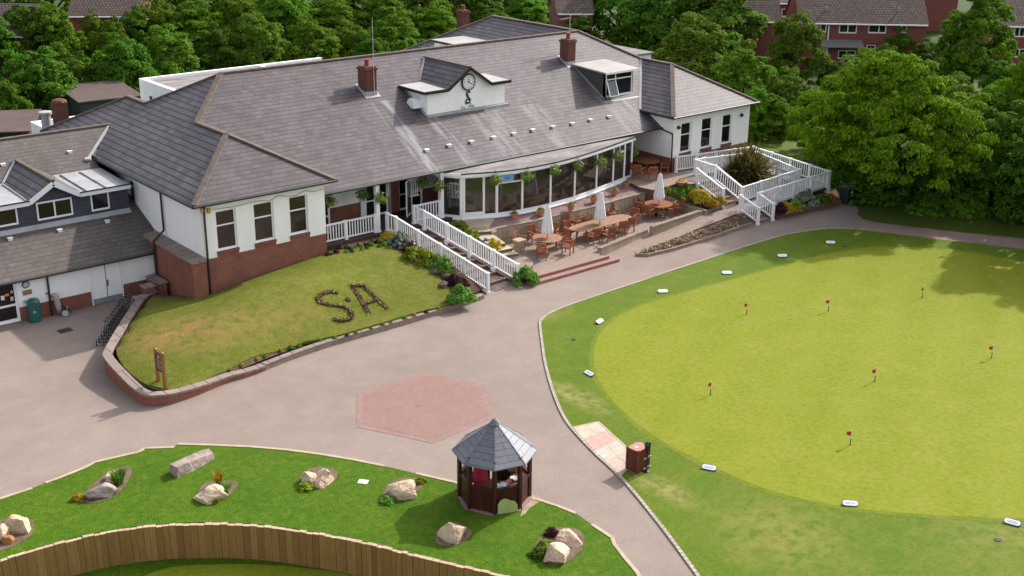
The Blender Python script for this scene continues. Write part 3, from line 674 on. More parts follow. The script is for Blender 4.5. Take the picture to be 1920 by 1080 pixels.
rwins = [(rw[i].x, rw[i+1].x, 2.72, rw[i].z-.02) for i in (0,2,4)]
RWZ = 2.5
wall_open(wl, (55.9,50.6), (1,0), (0,-1), 7.4, .3, 5.2, [(a-55.9,b-55.9,c,d) for a,b,c,d in rwins], zb=RWZ, sills=[(a-55.95,b-55.85,c) for a,b,c,d in rwins])
wall_open(wl, (55.9,54.2), (0,-1), (-1,0), 3.6, 1.2, 5.2, zb=RWZ)
wall_open(wl, (63.3,50.6), (0,1), (1,0), 26, .0, 5.2, zb=RWZ)
wl.build('wall', [RENDER, BRICK], CH)
for a, b, c, d in wins: window(CH, (a,50.45), (1,0), (0,-1), b-a, c, d, hbars=(.62,), gl=GLASS_BROWN)
for a, b, c, d in rwins: window(CH, (a,50.6), (1,0), (0,-1), b-a, c, d, hbars=(.6,))
window(CH, (23.6,58.75), (0,-1), (-1,0), .8, 3.58, 4.82, hbars=(.72,))
for a, b, c, d in wins + rwins:
    bs = MB(); y = 50.45 if a < 40 else 50.6
    nb = int((b-a+.1)/.075)
    for i in range(nb): bs.box(a-.05+i*.075, a-.05+i*.075+.062, y-.06, y+.02, c-.14, c+.0)
    bs.box(a-.05, b+.05, y-.05, y+.01, c-.13, c-.01); bs.build('brick_sill', BRICK, CH)
# buttress on the left wall
bt = MB(); bt.box(22.9,23.6,50.25,57.2,-.1,2.62); bt.build('buttress', BRICK, CH)
cp = MB()
for i in range(12):
    y0 = 50.17 + i * .6; vs = [(22.84,y0,2.62),(23.6,y0,2.62),(23.6,y0,2.78),(22.84,y0,2.7)]; vs += [(x, y0+.592, z) for x, y, z in vs]
    cp.add(vs, [(0,1,2,3),(7,6,5,4),(0,4,5,1),(1,5,6,2),(2,6,7,3),(3,7,4,0)])
cp.build('buttress_coping', COPING, CH)
# downpipes
dp = MB()
dp.tube([(23.75,50.2,5.3),(23.75,50.36,5.1),(23.75,50.36,.9)], .05); dp.build('downpipe', BLACK, CH)
dp = MB(); dp.tube([(23.3,54.5,5.3),(23.5,54.5,5.1),(23.5,54.5,3.1),(22.8,54.2,2.75),(22.8,54.2,.1)], .05); dp.build('downpipe', BLACK, CH)
dp = MB(); dp.tube([(23.5,59.6,3.4),(23.5,57.6,3.1),(22.8,56.2,2.8),(22.8,56.2,.1)], .05); dp.build('downpipe', BLACK, CH)
dp = MB(); dp.tube([(55.8,51.5,4.25),(55.8,50.55,4.1),(55.8,50.5,1.65)], .05); dp.build('downpipe', BLACK, CH)
# wall lights
for x in (PY(1271,241,50.6).x, PY(1389,217,50.6).x):
    m_ = MB(); m_.cyl((x,50.58,4.45),(x,50.44,4.45),.12,.1,12); m_.build('wall_light', BLACK, CH)
for p_ in ((23.66,50.42,5.2),(24.0,50.42,5.1)):
    m_ = MB(); m_.box(p_[0]-.07,p_[0]+.07,p_[1]-.1,p_[1],p_[2]-.22,p_[2]); m_.build('alarm_box', YELLOW if False else plain('amber', (.6,.32,.04)), CH)
cb = MB()
cab = [(24.2,50.4,5.0)] + [(24.2 + i*.5, 50.4, 5.02 - .1*math.sin(i*1.3)**2 + .06*math.sin(i*2)) for i in range(1,13)] + [(30.3,50.42,4.95),(31.6,51.6,4.5)]
cb.tube(cab, .012, 4); cb.build('cable', BLACK, CH)
# veranda: posts, floor, doors
DKZ = 1.6
fl = MB(); fl.box(30.3,39.0,51.35,54.2,1.2,DKZ); struct(fl, 'veranda_floor', DECK)
for x in (34.25, 38.5):
    m_ = MB(); m_.box(x-.11,x+.11,51.62,51.84,1.35,4.3); m_.box(x-.14,x+.14,51.59,51.87,1.35,1.7); m_.build('veranda_post', WHITE, CH)
for (s, w_, gl_, vb) in ((30.8,1.85,GLASS,(.5,)),(35.15,1.5,GLASS,(.5,)),(37.4,1.6,GLASS,(.5,))):
    window(CH, (s,BACKY), (1,0), (0,-1), w_, 1.62, 3.72, vbars=vb, hbars=(.42,), name='door', gl=gl_, depth=.1)
m_ = MB(); m_.box(32.8,34.6,54.1,54.19,2.62,4.0); m_.build('white_panel', RENDER, CH)
m_ = MB(); m_.box(34.75,35.1,54.05,54.18,1.62,4.0); m_.build('pilaster', WHITE, CH); m_ = MB(); m_.box(36.72,37.1,54.05,54.18,1.62,4.0); m_.build('pilaster', WHITE, CH)
m_ = MB(); m_.box(36.72,37.25,54.02,54.05,1.62,4.0); m_.build('brick_panel', BRICK, CH)
window(CH, (36.9,52.75), (.8,.6), (.6,-.8), 1.0, 1.65, 3.7, name='open_door', gl=GLASS_PALE, fr=.09, depth=.03)
window(CH, (32.0,52.9), (-.35,.94), (-.94,-.35), .95, 1.65, 3.7, hbars=(.45,), name='open_door', gl=GLASS, fr=.09, depth=.03)
for p_ in ((37.5,53.2),(38.45,54.1)):
    m_ = MB()
    for k in range(4): m_.box(p_[0]+k*.14,p_[0]+k*.14+.06,p_[1],p_[1]+.03,2.7,3.6)
    m_.box(p_[0]-.05,p_[0]+.55,p_[1]-.01,p_[1]+.04,2.62,2.7); m_.box(p_[0]-.05,p_[0]+.55,p_[1]-.01,p_[1]+.04,3.6,3.68); m_.build('slatted_screen', WHITE, CH)
# curved sunroom
ARC = [(39.36,51.05),(41.25,50.25),(42.83,49.92),(44.9,49.85),(46.98,50.05),(49.18,50.5),(51.02,50.95),(52.3,51.28),(53.15,51.5)]
SZ0, SZ1 = 1.5, 4.02
sr = MB(); fr_ = MB()
arcs = smooth_pts([(x, y, 0) for x, y in ARC], 5)
full = [Vector((38.55,52.2,0))] + arcs
for i in range(len(full)-1):
    a, b = full[i], full[i+1]
    fr_.bar(a + Vector((0,0,SZ0+.1)), b + Vector((0,0,SZ0+.1)), .14, .24); fr_.bar(a + Vector((0,0,SZ1-.07)), b + Vector((0,0,SZ1-.07)), .16, .2)
    fr_.bar(a + Vector((0,-.06,SZ0+.0)), b + Vector((0,-.06,SZ0+.0)), .2, .06)
def mull(p, w=.1, z0=SZ0+.2, z1=SZ1-.15): fr_.box(p[0]-w/2,p[0]+w/2,p[1]-.06,p[1]+.05,z0,z1)
for i, p in enumerate(ARC): mull(p, .13 if i in (0,1,8) else .11)
da = Vector((39.55,50.97,0)); db = Vector((40.55,50.55,0)); mull(db, .12); mull((39.5,50.99), .12)
fr_.bar(da + Vector((0,-.03,1.8)), db + Vector((0,-.03,1.8)), .08, .14)
for a, b in ((0,1),): pass
for i0, i1 in ((1,2),(6,7)):     # top lights
    a = Vector((*ARC[i0],0)); b = Vector((*ARC[i1],0)); fr_.bar(a + Vector((0,-.02,3.42)), b + Vector((0,-.02,3.42)), .08, .08); c = a.lerp(b,.52); mull(c, .06, 3.44, SZ1-.15)
suno = fr_.build('sunroom_frame', UPVC, CH)
for i in range(len(ARC)-1):
    a = Vector((*ARC[i],0)); b = Vector((*ARC[i+1],0)); pm = MB()
    seg = [q for q in arcs if a.x <= q.x <= b.x]
    for k in range(len(seg)-1): pm.poly([seg[k]+Vector((0,0,SZ0+.15)), seg[k+1]+Vector((0,0,SZ0+.15)), seg[k+1]+Vector((0,0,SZ1-.1)), seg[k]+Vector((0,0,SZ1-.1))])
    pm.build('pane', GLASS_BAY, suno, smooth=True)
pm = MB(); a, b = full[0], full[1]; pm.poly([a+Vector((0,0,SZ0+.15)), b+Vector((0,0,SZ0+.15)), b+Vector((0,0,SZ1-.1)), a+Vector((0,0,SZ1-.1))]); pm.build('pane', GLASS_BAY, suno)
rf_ = MB(); front = [p + Vector((0,-.16,0)) for p in arcs]; front[0] += Vector((-.15,0,0)); front[-1] += Vector((.12,0,0))
top = [Vector((p.x, p.y, 4.13)) for p in front]; back = [Vector((p.x, 51.95, 4.26)) for p in front]
for i in range(len(top)-1): slab_poly(rf_, [top[i], top[i+1], back[i+1], back[i]], 0, .05)
slab_poly(rf_, [top[0], back[0], (38.2,52.1,4.2)], 0, .05)
rf_.build('sunroom_roof', FELT, CH)
fa = MB()
for i in range(len(top)-1): fa.bar(top[i]+Vector((0,-.02,-.12)), top[i+1]+Vector((0,-.02,-.12)), .05, .14); 
fa.bar(Vector((38.25,52.1,4.08)), top[0]+Vector((0,-.02,-.05)), .05, .16); fa.build('sunroom_fascia', UPVC, CH)
fe = MB()
for i in range(len(top)-1): fe.bar(top[i]+Vector((0,-.03,.0)), top[i+1]+Vector((0,-.03,.0)), .07, .05)
fe.build('sunroom_gutter', BLACK, CH)
sg = MB(); a = Vector((41.42,50.08,3.5)); b = Vector((42.2,49.92,3.5)); sgd = (b-a).normalized(); sg.bar(a+Vector((0,0,.2)), b+Vector((0,0,.2)), .04, .4)
so_ = sg.build('bar_sign', BLUESIGN, CH); so_['label'] = 'small blue bar sign on the sunroom'
tm = MB(); text_mesh(tm, 'BAR', .2, a.lerp(b,.5)+Vector((0,0,.13)), sgd, (0,0,1), 0, .026); tm.build('lettering', plain('navy', (.02,.04,.16)), so_)
# interior behind the sunroom glass is dark: back wall closes the veranda; right end of the veranda
# roof vents in a row
for px, py in [(800,283),(842,274),(884,267),(925,259),(963,252),(999,245),(1037,239),(1073,233),(1107,226),(1142,220)]:
    p = PR(px, py); m_ = MB(); m_.box(p.x-.11,p.x+.11,p.y-.1,p.y+.07,p.z-.05,p.z+.08); m_.box(p.x-.14,p.x+.14,p.y-.13,p.y+.1,p.z+.08,p.z+.11); m_.build('roof_vent', WHITE, CH)
# chimneys
def chimney(x0, x1, y0, y1, zb, zt, parent, m=CHIM, pot=True, flash=True, nm='chimney'):
    c = MB(); c.box(x0,x1,y0,y1,zb,zt); c.box(x0-.06,x1+.06,y0-.06,y1+.06,zt,zt+.12); c.box(x0+.02,x1-.02,y0+.02,y1-.02,zt+.12,zt+.2)
    o = c.build(nm, m, parent)
    if pot:
        q = MB(); q.lathe([(.15,0),(.13,.3),(.16,.33),(.16,.4)], ((x0+x1)/2,(y0+y1)/2,zt+.18), 12); q.build('chimney_pot', POT_RED, o)
    if flash:
        q = MB(); ys = [y0 - .18, y1 + .12]
        zz = lambda y: 4.35 + K * (y - 51.6)
        q.add([(x0-.16,ys[0],zz(ys[0])+.03),(x1+.16,ys[0],zz(ys[0])+.03),(x1+.16,ys[1],zz(ys[1])+.03),(x0-.16,ys[1],zz(ys[1])+.03)], [(0,1,2,3)])
        q.box(x0-.02,x1+.02,y0-.025,y1,zz(y0),zz(y0)+.25); q.build('lead_flashing', LEAD, o)
    return o
chimney(37.5,38.2,57.35,58.2,7.3,9.05,CH); chimney(53.1,53.75,57.5,58.3,7.4,9.15,CH)
p = PR(702,180); m_ = MB(); m_.cyl((p.x,p.y,p.z),(p.x,p.y,p.z+4.4),.02,.014,5); m_.build('aerial_mast', plain('galvanised', (.45,.45,.46)), CH)
p = Vector((54.2,58.6,8.2)); m_ = MB(); m_.cyl(p,p+Vector((0,0,2.6)),.025,.02,5); m_.bar(p+Vector((-.9,0,2.3)),p+Vector((.1,0,2.35)),.02,.02)
for k in range(6): m_.bar(p+Vector((-.85+k*.16,-.2,2.31+k*.008)),p+Vector((-.85+k*.16,.2,2.31+k*.008)),.012,.012)
m_.build('aerial_mast', plain('galvanised_b', (.4,.4,.41)), CH)
# clock gable
GY = 55.4
g = lambda px, py, y=GY: PY(px, py, y)
gl_, gr_ = g(801,216), g(946,194); zb_ = min(gl_.z, gr_.z) - .05
e0, e1, ap, e2, e3 = g(804,172), g(836,168), g(877,127), g(917,155), g(948,151)
x0, x1, zeave = gl_.x, gr_.x, (e0.z + e1.z + e2.z + e3.z) / 4
sx0, sx1, apx, apz = e1.x, e2.x, (e1.x + e2.x) / 2, ap.z
gm = MB(); yb = lambda z: 51.6 + (z - 4.35) / K
gm.add([(x0,GY,zb_),(x1,GY,zb_),(x1,GY,zeave),(sx1,GY,zeave),(apx,GY,apz),(sx0,GY,zeave),(x0,GY,zeave)], [(0,1,2,3,4,5,6)])
gm.add([(x0,GY,zb_),(x0,GY,zeave),(x0,yb(zeave),zeave)], [(0,1,2)]); gm.add([(x1,GY,zb_),(x1,GY,zeave),(x1,yb(zeave),zeave)], [(2,1,0)])
gab = gm.build('clock_gable', RENDER, CH)
rm = MB(); f0 = GY - .22
yr = yb(apz)
slab_poly(rm, [(sx0,f0,zeave+.06),(apx,f0,apz+.06),(apx,yr,apz+.06),(sx0,yb(zeave)+.3,zeave+.06)], 0, .05); slab_poly(rm, [(sx1,f0,zeave+.06),(apx,f0,apz+.06),(apx,yr,apz+.06),(sx1,yb(zeave)+.3,zeave+.06)], 0, .05)
rm.build('gable_roof', SLATE_SIDE, gab)
rm = MB(); slab_poly(rm, [(x0-.3,f0,zeave+.03),(sx0,f0,zeave+.03),(sx0,yb(zeave),zeave+.08),(x0-.3,yb(zeave),zeave+.08)], 0, .06); rm.build('gable_flat_roof', FELT_PALE, gab); rm = MB(); slab_poly(rm, [(sx1,f0,zeave+.03),(x1+.3,f0,zeave+.03),(x1+.3,yb(zeave),zeave+.08),(sx1,yb(zeave),zeave+.08)], 0, .06)
rm.build('gable_flat_roof', FELT_PALE, gab)
rm = MB()
line = [(x0-.3,f0-.03,zeave-.02),(sx0,f0-.03,zeave-.02),(apx,f0-.03,apz+.0),(sx1,f0-.03,zeave-.02),(x1+.3,f0-.03,zeave-.02)]
for i in range(4): rm.bar(line[i], line[i+1], .05, .18)
rm.bar((x0-.33,f0,zeave-.02),(x0-.33,yb(zeave),zeave-.02),.05,.16); rm.build('bargeboard', BLACK, gab)
rm = MB(); ridge(rm, (apx,f0,apz+.08), (apx,yr,apz+.08), .2, .08); rm.build('gable_ridge', MORTARCAP, gab)
rm = MB(); rm.bar((sx0,yb(zeave)+.25,zeave+.1),(apx,yr,apz+.1),.14,.05); rm.bar((sx1,yb(zeave)+.25,zeave+.1),(apx,yr,apz+.1),.14,.05)
rm.box(x0-.12,x1+.2,GY-.22,GY-.005,zb_-.02,zb_+.07); rm.bar((x0-.06,GY,zb_+.08),(x0-.06,yb(zeave),zeave+.02),.14,.05); rm.build('gable_flashing', LEAD, gab)
rm = MB()
vx = x0; 
for k in range(7):
    t0 = math.pi * k / 7 / 1.0; t1 = math.pi * (k+1) / 7
    c_ = lambda t: (GY+.75 + .38*math.cos(t), zeave-.95 + .55*math.sin(t))
    (ya, za), (yb2, zb2) = c_(t0), c_(t1)
    rm.add([(vx-.65,ya,za),(vx-.65,yb2,zb2),(vx,yb2,zb2),(vx,ya,za)], [(0,1,2,3)]); rm.add([(vx-.65,GY+.75,zeave-.95),(vx-.65,ya,za),(vx-.65,yb2,zb2)], [(0,2,1)])
rm.add([(vx-.65,GY+.37,zeave-.95),(vx-.65,GY+1.13,zeave-.95),(vx,GY+1.13,zeave-.95),(vx,GY+.37,zeave-.95)], [(0,3,2,1)])
rm.build('vent_hood', WHITE, gab)
ck = g(877,153); cr = .50; ck.z -= .02
m_ = MB(); m_.cyl((ck.x,GY,ck.z),(ck.x,GY-.1,ck.z),cr,cr,32); clk = m_.build('clock', BLACK, CH)
m_ = MB(); m_.cyl((ck.x,GY-.1,ck.z),(ck.x,GY-.104,ck.z),cr*.84,cr*.84,32); m_.build('clock_face', plain('clock_white', (.82,.82,.82)), clk)
m_ = MB()
for k in range(12):
    t = math.pi*2*k/12; d = Vector((math.sin(t),0,math.cos(t))); c0 = Vector((ck.x,GY-.108,ck.z)); m_.bar(c0+d*cr*.6, c0+d*cr*.78, .05 if k % 3 == 0 else .032, .004, up=(0,1,0))
c0 = Vector((ck.x,GY-.112,ck.z)); m_.bar(c0-Vector((0,0,.04)), c0+Vector((.0,0,.2)), .05, .006, up=(0,1,0)); d = Vector((math.sin(math.radians(118)),0,math.cos(math.radians(118)))); m_.bar(c0-d*.06, c0+d*.36, .04, .006, up=(0,1,0))
m_.build('clock_hands', BLACK, clk)
em = MB(); ex = g(877,188); 
text_mesh(em, 'S', 1.1, (ex.x+.02,GY-.012,7.33), (1,0,0), (0,0,1), 0, .0, squash=.9); text_mesh(em, 'A', .92, (ex.x,GY-.016,7.36), (1,0,0), (0,0,1), 0, .0, squash=.55)
text_mesh(em, 'G', .42, (ex.x-.14,GY-.02,7.3), (1,0,0), (0,0,1), 0, .0, squash=.7); text_mesh(em, 'C', .42, (ex.x+.17,GY-.024,7.3), (1,0,0), (0,0,1), 0, .0, squash=.7)
dz_ = zeave - 8.2 - .0
for i, v in enumerate(em.v): em.v[i] = (v[0], v[1], v[2] - 7.3 + (zb_ + .36))
em.build('monogram', BLACK, gab)
em = MB(); text_mesh(em, 'Est. 1906', .27, (ex.x,GY-.012,zb_+.12), (1,0,0), (0,0,1), 0, .0); em.build('lettering', BLACK, gab)
# dormer window
DY = 54.6
d0, d1, d2, d3 = PY(1133,183,DY), PY(1183,176,DY), PY(1133,137,DY), PY(1180,127,DY)
dx0, dx1, dzb, dzt = d0.x-.05, d1.x+.1, d1.z-.05, (d2.z+d3.z)/2
dm = MB()
dm.box(dx0+.01,dx1-.01,DY+.12,DY+.3,dzb,dzt); dmo = dm.build('dormer', SLATEGREY, CH)
for xx, xa_, fl_ in ((dx0,dx0+.09,(0,1,2,3)),(dx1,dx1-.09,(3,2,1,0))):
    dm = MB(); dm.add([(xx,DY,dzb),(xx,DY,dzt),(xx,yb(dzt),dzt),(xx,yb(dzb),dzb)], [fl_]); dm.box(min(xx,xa_),max(xx,xa_),DY-.02,DY+.1,dzb,dzt); dm.build('cheek', SLATEGREY, dmo)
m_ = MB(); slab_poly(m_, [(dx0-.2,DY-.3,dzt+.02),(dx1+.25,DY-.3,dzt+.02),(dx1+.25,yb(dzt)+.1,dzt+.16),(dx0-.2,yb(dzt)+.1,dzt+.16)], 0, .09); m_.build('dormer_roof', FELT_PALE, dmo)
m_ = MB(); m_.box(dx0-.2,dx1+.25,DY-.33,DY-.3,dzt-.12,dzt+.02); m_.box(dx0-.05,dx1+.05,DY-.06,DY+.02,dzb-.02,dzb+.12); m_.build('dormer_trim', WHITE, dmo)
m_ = MB(); m_.add([(dx0-.25,DY-.45,dzb-.12),(dx1+.35,DY-.45,dzb-.12),(dx1+.35,DY-.05,dzb+.07),(dx0-.25,DY-.05,dzb+.07)], [(0,1,2,3)])
m_.bar((dx0-.06,DY,dzb+.1),(dx0-.06,yb(dzt),dzt+.0),.12,.05); m_.build('dormer_flashing', LEAD, dmo)
window(CH, (dx0+.1,DY), (1,0), (0,-1), dx1-dx0-.2, dzb+.12, dzt-.05, vbars=(.36,), hbars=(.7,), depth=.0, proud=.02)
W2 = (dx1-dx0-.2)*.36
m_ = MB(); a = Vector((dx0+.16,DY-.08,dzb+1.1)); 
for s in (0, W2-.1): m_.bar(a+Vector((s,0,0)), a+Vector((s,-.35,-.9)), .06, .06)
m_.bar(a+Vector((0,-.35,-.9)), a+Vector((W2-.1,-.35,-.9)), .06, .06); cas = m_.build('open_casement', UPVC, CH)
m_ = MB(); m_.poly([a+Vector((0,0.01,0)), a+Vector((0,-.34,-.9)), a+Vector((W2-.1,-.34,-.9)), a+Vector((W2-.1,.01,0))]); m_.build('pane', GLASS_PALE, cas)
# rear flat roofed block, rear dormer, rear chimney and extension
fb = MB(); fx0, fx1, fy0, fy1, fz = 33.1, 47.3, 66.5, 78.5, 6.0
fb.box(fx0,fx1,fy0,fy1,.0,fz-.25); fb.box(fx0,fx0+.3,fy0,fy1,fz-.25,fz); fb.box(fx0+.3,fx1,fy1-.3,fy1,fz-.25,fz); fb.box(42,42.25,fy0,fy1-.3,fz-.25,fz-.02)
fbo = fb.build('rear_flat_block', RENDER, CH); m_ = MB(); m_.box(fx0+.3,fx1,fy0,fy1-.3,fz-.25,fz-.2); m_.build('flat_roof', FELT, fbo)
p = PX(284,185,33.1); window(CH, (33.1,p.y+.3), (0,-1), (-1,0), .6, p.z-.25, p.z+.25, depth=0, proud=.01)
rdz = 8.0; q = PZ(826,73,rdz); q2 = PZ(905,63,rdz); q3 = PZ(860,87,rdz); q4 = PZ(942,75,rdz)
m_ = MB(); m_.box(51.5,55.9,66.7,69.8,5.5,rdz-.12); rdo = m_.build('rear_dormer', RENDER, CH)
m_ = MB(); m_.box(51.3,56.0,66.5,70.0,rdz-.12,rdz); m_.build('flat_roof', FELT_PALE, rdo)
m_ = MB(); m_.box(51.24,51.3,66.4,70.0,rdz-.14,rdz+.02); m_.box(51.3,56.0,66.44,66.5,rdz-.14,rdz+.02); m_.build('fascia', BLACK, rdo)
p = PZ(869,60,7.2); chimney(p.x-.4,p.x+.35,p.y-.35,p.y+.35,6.0,8.7,CH,flash=False)
q = PZ(1224,97,4.6); q2 = PZ(1125,72,4.6)
m_ = MB(); m_.box(61.5,q.x-.2,q.y,q2.y,.0,4.45); ex_ = m_.build('rear_extension', RENDER, CH); m_ = MB(); m_.box(61.4,q.x,q.y-.2,q2.y,4.45,4.6); m_.build('flat_roof', FELT, ex_)

# ------------------------------------------------------------------ low shop building on the left
PS = thing('pro_shop', 'lower white shop building with slate roof and slate hung dormer joined to the left wing', 'shop', (16,58,0))
PK = .438; pz = lambda y: 2.15 + PK * (y - 54.35)
m_ = MB(); slab_poly(m_, [(2,54.35,2.15),(23.6,54.35,2.15),(23.6,62.6,pz(62.6)),(25.2,64.2,pz(64.2)),(2,64.2,pz(64.2))]); slab_poly(m_, [(2,64.2,pz(64.2)),(25.2,64.2,pz(64.2)),(23.4,73,2.6),(2,73,2.6)])
m_.build('roof', SLATE_OLD, PS)
m_ = MB(); ridge(m_, (2,64.2,pz(64.2)), (25.1,64.2,pz(64.2))); m_.build('ridge_tiles', MORTARCAP, PS)
m_ = MB(); m_.bar((25.2,64.2,pz(64.2)+.03),(22.85,61.7,pz(61.7)+.05),.16,.05); m_.bar((22.85,61.7,pz(61.7)+.05),(22.7,61.5,pz(61.5)+.1),.3,.1); m_.build('lead_valley', LEAD, PS)
m_ = MB(); gutter(m_, [(2,54.3,2.1),(22.8,54.3,2.1)], .06); m_.build('gutter', BLACK, PS)
m_ = MB(); m_.tube([(17.55,54.32,2.05),(17.62,54.58,1.9),(17.62,54.58,0)], .05); m_.build('downpipe', BLACK, PS)
m_ = MB(); wall_open(m_, (2,54.65), (1,0), (0,-1), 20.9, 0, 2.2, [(12.2,14.2,.08,2.0),(17.68,19.16,.02,2.02)], zb=.73); m_.build('wall', [RENDER, BRICK], PS)
sd_ = window(PS, (14.2,54.65), (1,0), (0,-1), 2.0, .08, 2.0, vbars=(.5,), hbars=(.42,), name='shop_door', fr=.1)
for (x, z, w_, h, mm) in ((15.98,1.55,.0,.0,None),(15.75,1.45,.18,.12,ORANGE),(15.55,1.35,.16,.22,PALEBLUE),(15.95,1.22,.14,.2,PINK),(15.98,1.55,.12,.12,GREY)):
    if mm: q = MB(); q.box(x-w_/2,x+w_/2,54.695,54.70,z-h/2,z+h/2); q.build('notice', mm, sd_)
dd = MB(); dd.box(19.7,21.14,54.66,54.7,.3,2.0); ddo = dd.build('double_door', RENDER, PS)
q = MB(); q.box(19.72,21.12,54.64,54.66,.03,.3); q.build('kick_plate', GREYPLATE, ddo); q = MB(); q.box(20.4,20.43,54.65,54.66,.3,2.0); q.box(20.45,20.49,54.6,54.65,.85,1.15); q.build('handle', BLACK, ddo)
q = MB(); q.box(19.62,19.69,54.62,54.72,0,2.05); q.box(21.15,21.22,54.62,54.72,0,2.05); q.box(19.69,21.15,54.62,54.72,2.01,2.05); q.build('door_frame', WHITE, ddo)
q = MB(); q.box(14.0,16.4,54.2,54.65,0,.07); q.build('door_step', DARKSTONE, PS)
q = MB(); q.cyl((16.62,54.64,1.78),(16.62,54.58,1.78),.17,.17,20); eo = q.build('round_badge', plain('navy_rim', (.06,.09,.2)), PS); q = MB(); q.cyl((16.62,54.58,1.78),(16.62,54.575,1.78),.125,.125,20); q.build('badge_face', plain('badge_grey', (.5,.53,.62)), eo)
q = MB(); q.box(16.45,16.85,54.6,54.65,1.28,1.5); q.build('plaque', BRASS, PS); q = MB(); q.box(16.42,16.58,54.62,54.65,.9,1.02); q.build('meter_box', GREY, PS)
# slate hung dormer range
SY = 57.5
t = lambda px, py: PY(px, py, SY)
f0_, f1_, g0, g1, g2_ = t(0,384), t(235,346), t(51,377), t(96,340), t(146,361)
ze = (f0_.z + f1_.z) / 2; xg0, xg1 = g0.x, g2_.x; xa = (xg0 + xg1) / 2; za = g1.z
xr = f1_.x + .1; zbase = pz(SY) - .1
m_ = MB(); m_.add([(2,SY,zbase),(xr,SY,zbase),(xr,SY,ze),(xg1,SY,ze),(xa,SY,za),(xg0,SY,ze),(2,SY,ze)], [(0,1,2,3,4,5,6)]); m_.add([(xr,SY,zbase),(xr,SY+5,zbase+2.2),(xr,SY+5,ze),(xr,SY,ze)], [(0,1,2,3)])
sdo = m_.build('slate_hung_dormer', SLATE_HUNG, PS)
yz = lambda z: 54.35 + (z - 2.15) / PK
m_ = MB()
slab_poly(m_, [(2,SY-.25,ze+.05),(xg0,SY-.25,ze+.05),(xg0,yz(ze)+.2,ze+.14),(2,yz(ze)+.2,ze+.14)], 0, .08); slab_poly(m_, [(xg1,SY-.25,ze+.05),(xr+.05,SY-.25,ze+.05),(xr+.05,yz(ze)+.2,ze+.14),(xg1,yz(ze)+.2,ze+.14)], 0, .08)
for x in (15.6,18.0,20.9,21.9): m_.bar((x,SY-.22,ze+.09),(x,yz(ze),ze+.18),.05,.06)
m_.build('lead_roof', LEAD, sdo)
m_ = MB(); slab_poly(m_, [(xg0,SY-.25,ze+.12),(xa,SY-.25,za+.08),(xa,yz(za),za+.08),(xg0,yz(ze)+.2,ze+.12)]); slab_poly(m_, [(xg1,SY-.25,ze+.12),(xa,SY-.25,za+.08),(xa,yz(za),za+.08),(xg1,yz(ze)+.2,ze+.12)]); m_.build('gable_roof', SLATE_SIDE, sdo)
m_ = MB(); ridge(m_, (xa,SY-.3,za+.1),(xa,yz(za),za+.1),.2,.1); m_.build('gable_ridge', MORTARCAP, sdo)
m_ = MB(); m_.bar((xg0,yz(ze)+.2,ze+.16),(xa,yz(za),za+.13),.12,.05); m_.build('gable_flashing', LEAD, sdo)
m_ = MB(); ln = [(2,SY-.28,ze-.06),(xg0,SY-.28,ze-.06),(xa,SY-.28,za-.06),(xg1,SY-.28,ze-.06),(xr+.05,SY-.28,ze-.06)]
for i in range(4): m_.bar(ln[i], ln[i+1], .05, .24)
m_.build('fascia', WHITE, sdo)
m_ = MB(); m_.bar((2,SY-.32,ze+.05),(xg0,SY-.32,ze+.05),.05,.06); m_.bar((xg1,SY-.32,ze+.05),(xr+.05,SY-.32,ze+.05),.05,.06); m_.build('dormer_gutter', BLACK, sdo)
m_ = MB(); m_.add([(2,SY-.22,pz(SY-.22)+.02),(xr,SY-.22,pz(SY-.22)+.02),(xr,SY-.01,pz(SY)+.12),(2,SY-.01,pz(SY)+.12)], [(0,1,2,3)]); m_.build('dormer_flashing', LEAD, sdo)
for a, b, c, vb in (((-22,398),(30,388),(33,420),()),((66,378),(133,369),(137,402),(.5,)),((168,363),(202,357),(207,390),())):
    A, B, C_ = t(*a), t(*b), t(*c); window(PS, (A.x,SY), (1,0), (0,-1), B.x-A.x, C_.z, B.z, vbars=vb, depth=0, proud=.03)
for px, py in [(19,449),(112,433),(201,416),(6,310),(131,286)]:
    p = PR(px, py, 54.35, 2.15, PK); m_ = MB(); m_.box(p.x-.1,p.x+.1,p.y-.09,p.y+.07,p.z-.05,p.z+.07); m_.box(p.x-.12,p.x+.12,p.y-.11,p.y+.09,p.z+.07,p.z+.1); m_.build('roof_vent', WHITE, PS)
# low flat roofed store behind with a chimney and flue
q = PZ(57,228,3.3); q1 = PZ(155,212,3.3)
m_ = MB(); Z = 3.3; X0, X1, Y0, Y1 = q.x, q.x+8, q.y-3.5, q.y
m_.box(X0,X1,Y0,Y1,0,Z-.3); m_.box(X0,X0+.3,Y0,Y1,Z-.3,Z); m_.box(X0+.3,X1,Y1-.3,Y1,Z-.3,Z); sto = m_.build('rear_store', RENDER, PS); m_ = MB(); m_.box(X0+.3,X1,Y0,Y1-.3,Z-.3,Z-.24); m_.build('flat_roof', FELT_PALE, sto)
p = PZ(116,236,4.4); m_ = MB(); m_.box(p.x-.38,p.x+.38,p.y-.38,p.y+.38,1,5.9); m_.lathe([(.5,0),(.42,.12),(.2,.2)], (p.x,p.y,5.9), 8); co_ = m_.build('chimney', CHIM, PS)
p = PZ(89,245,4.0); m_ = MB(); m_.lathe([(.3,-1),(.3,1.0),(.42,1.05),(.42,1.2),(.2,1.25)], (p.x,p.y,p.z), 14); m_.build('flue_pipe', plain('grey_flue', (.42,.43,.42)), PS)

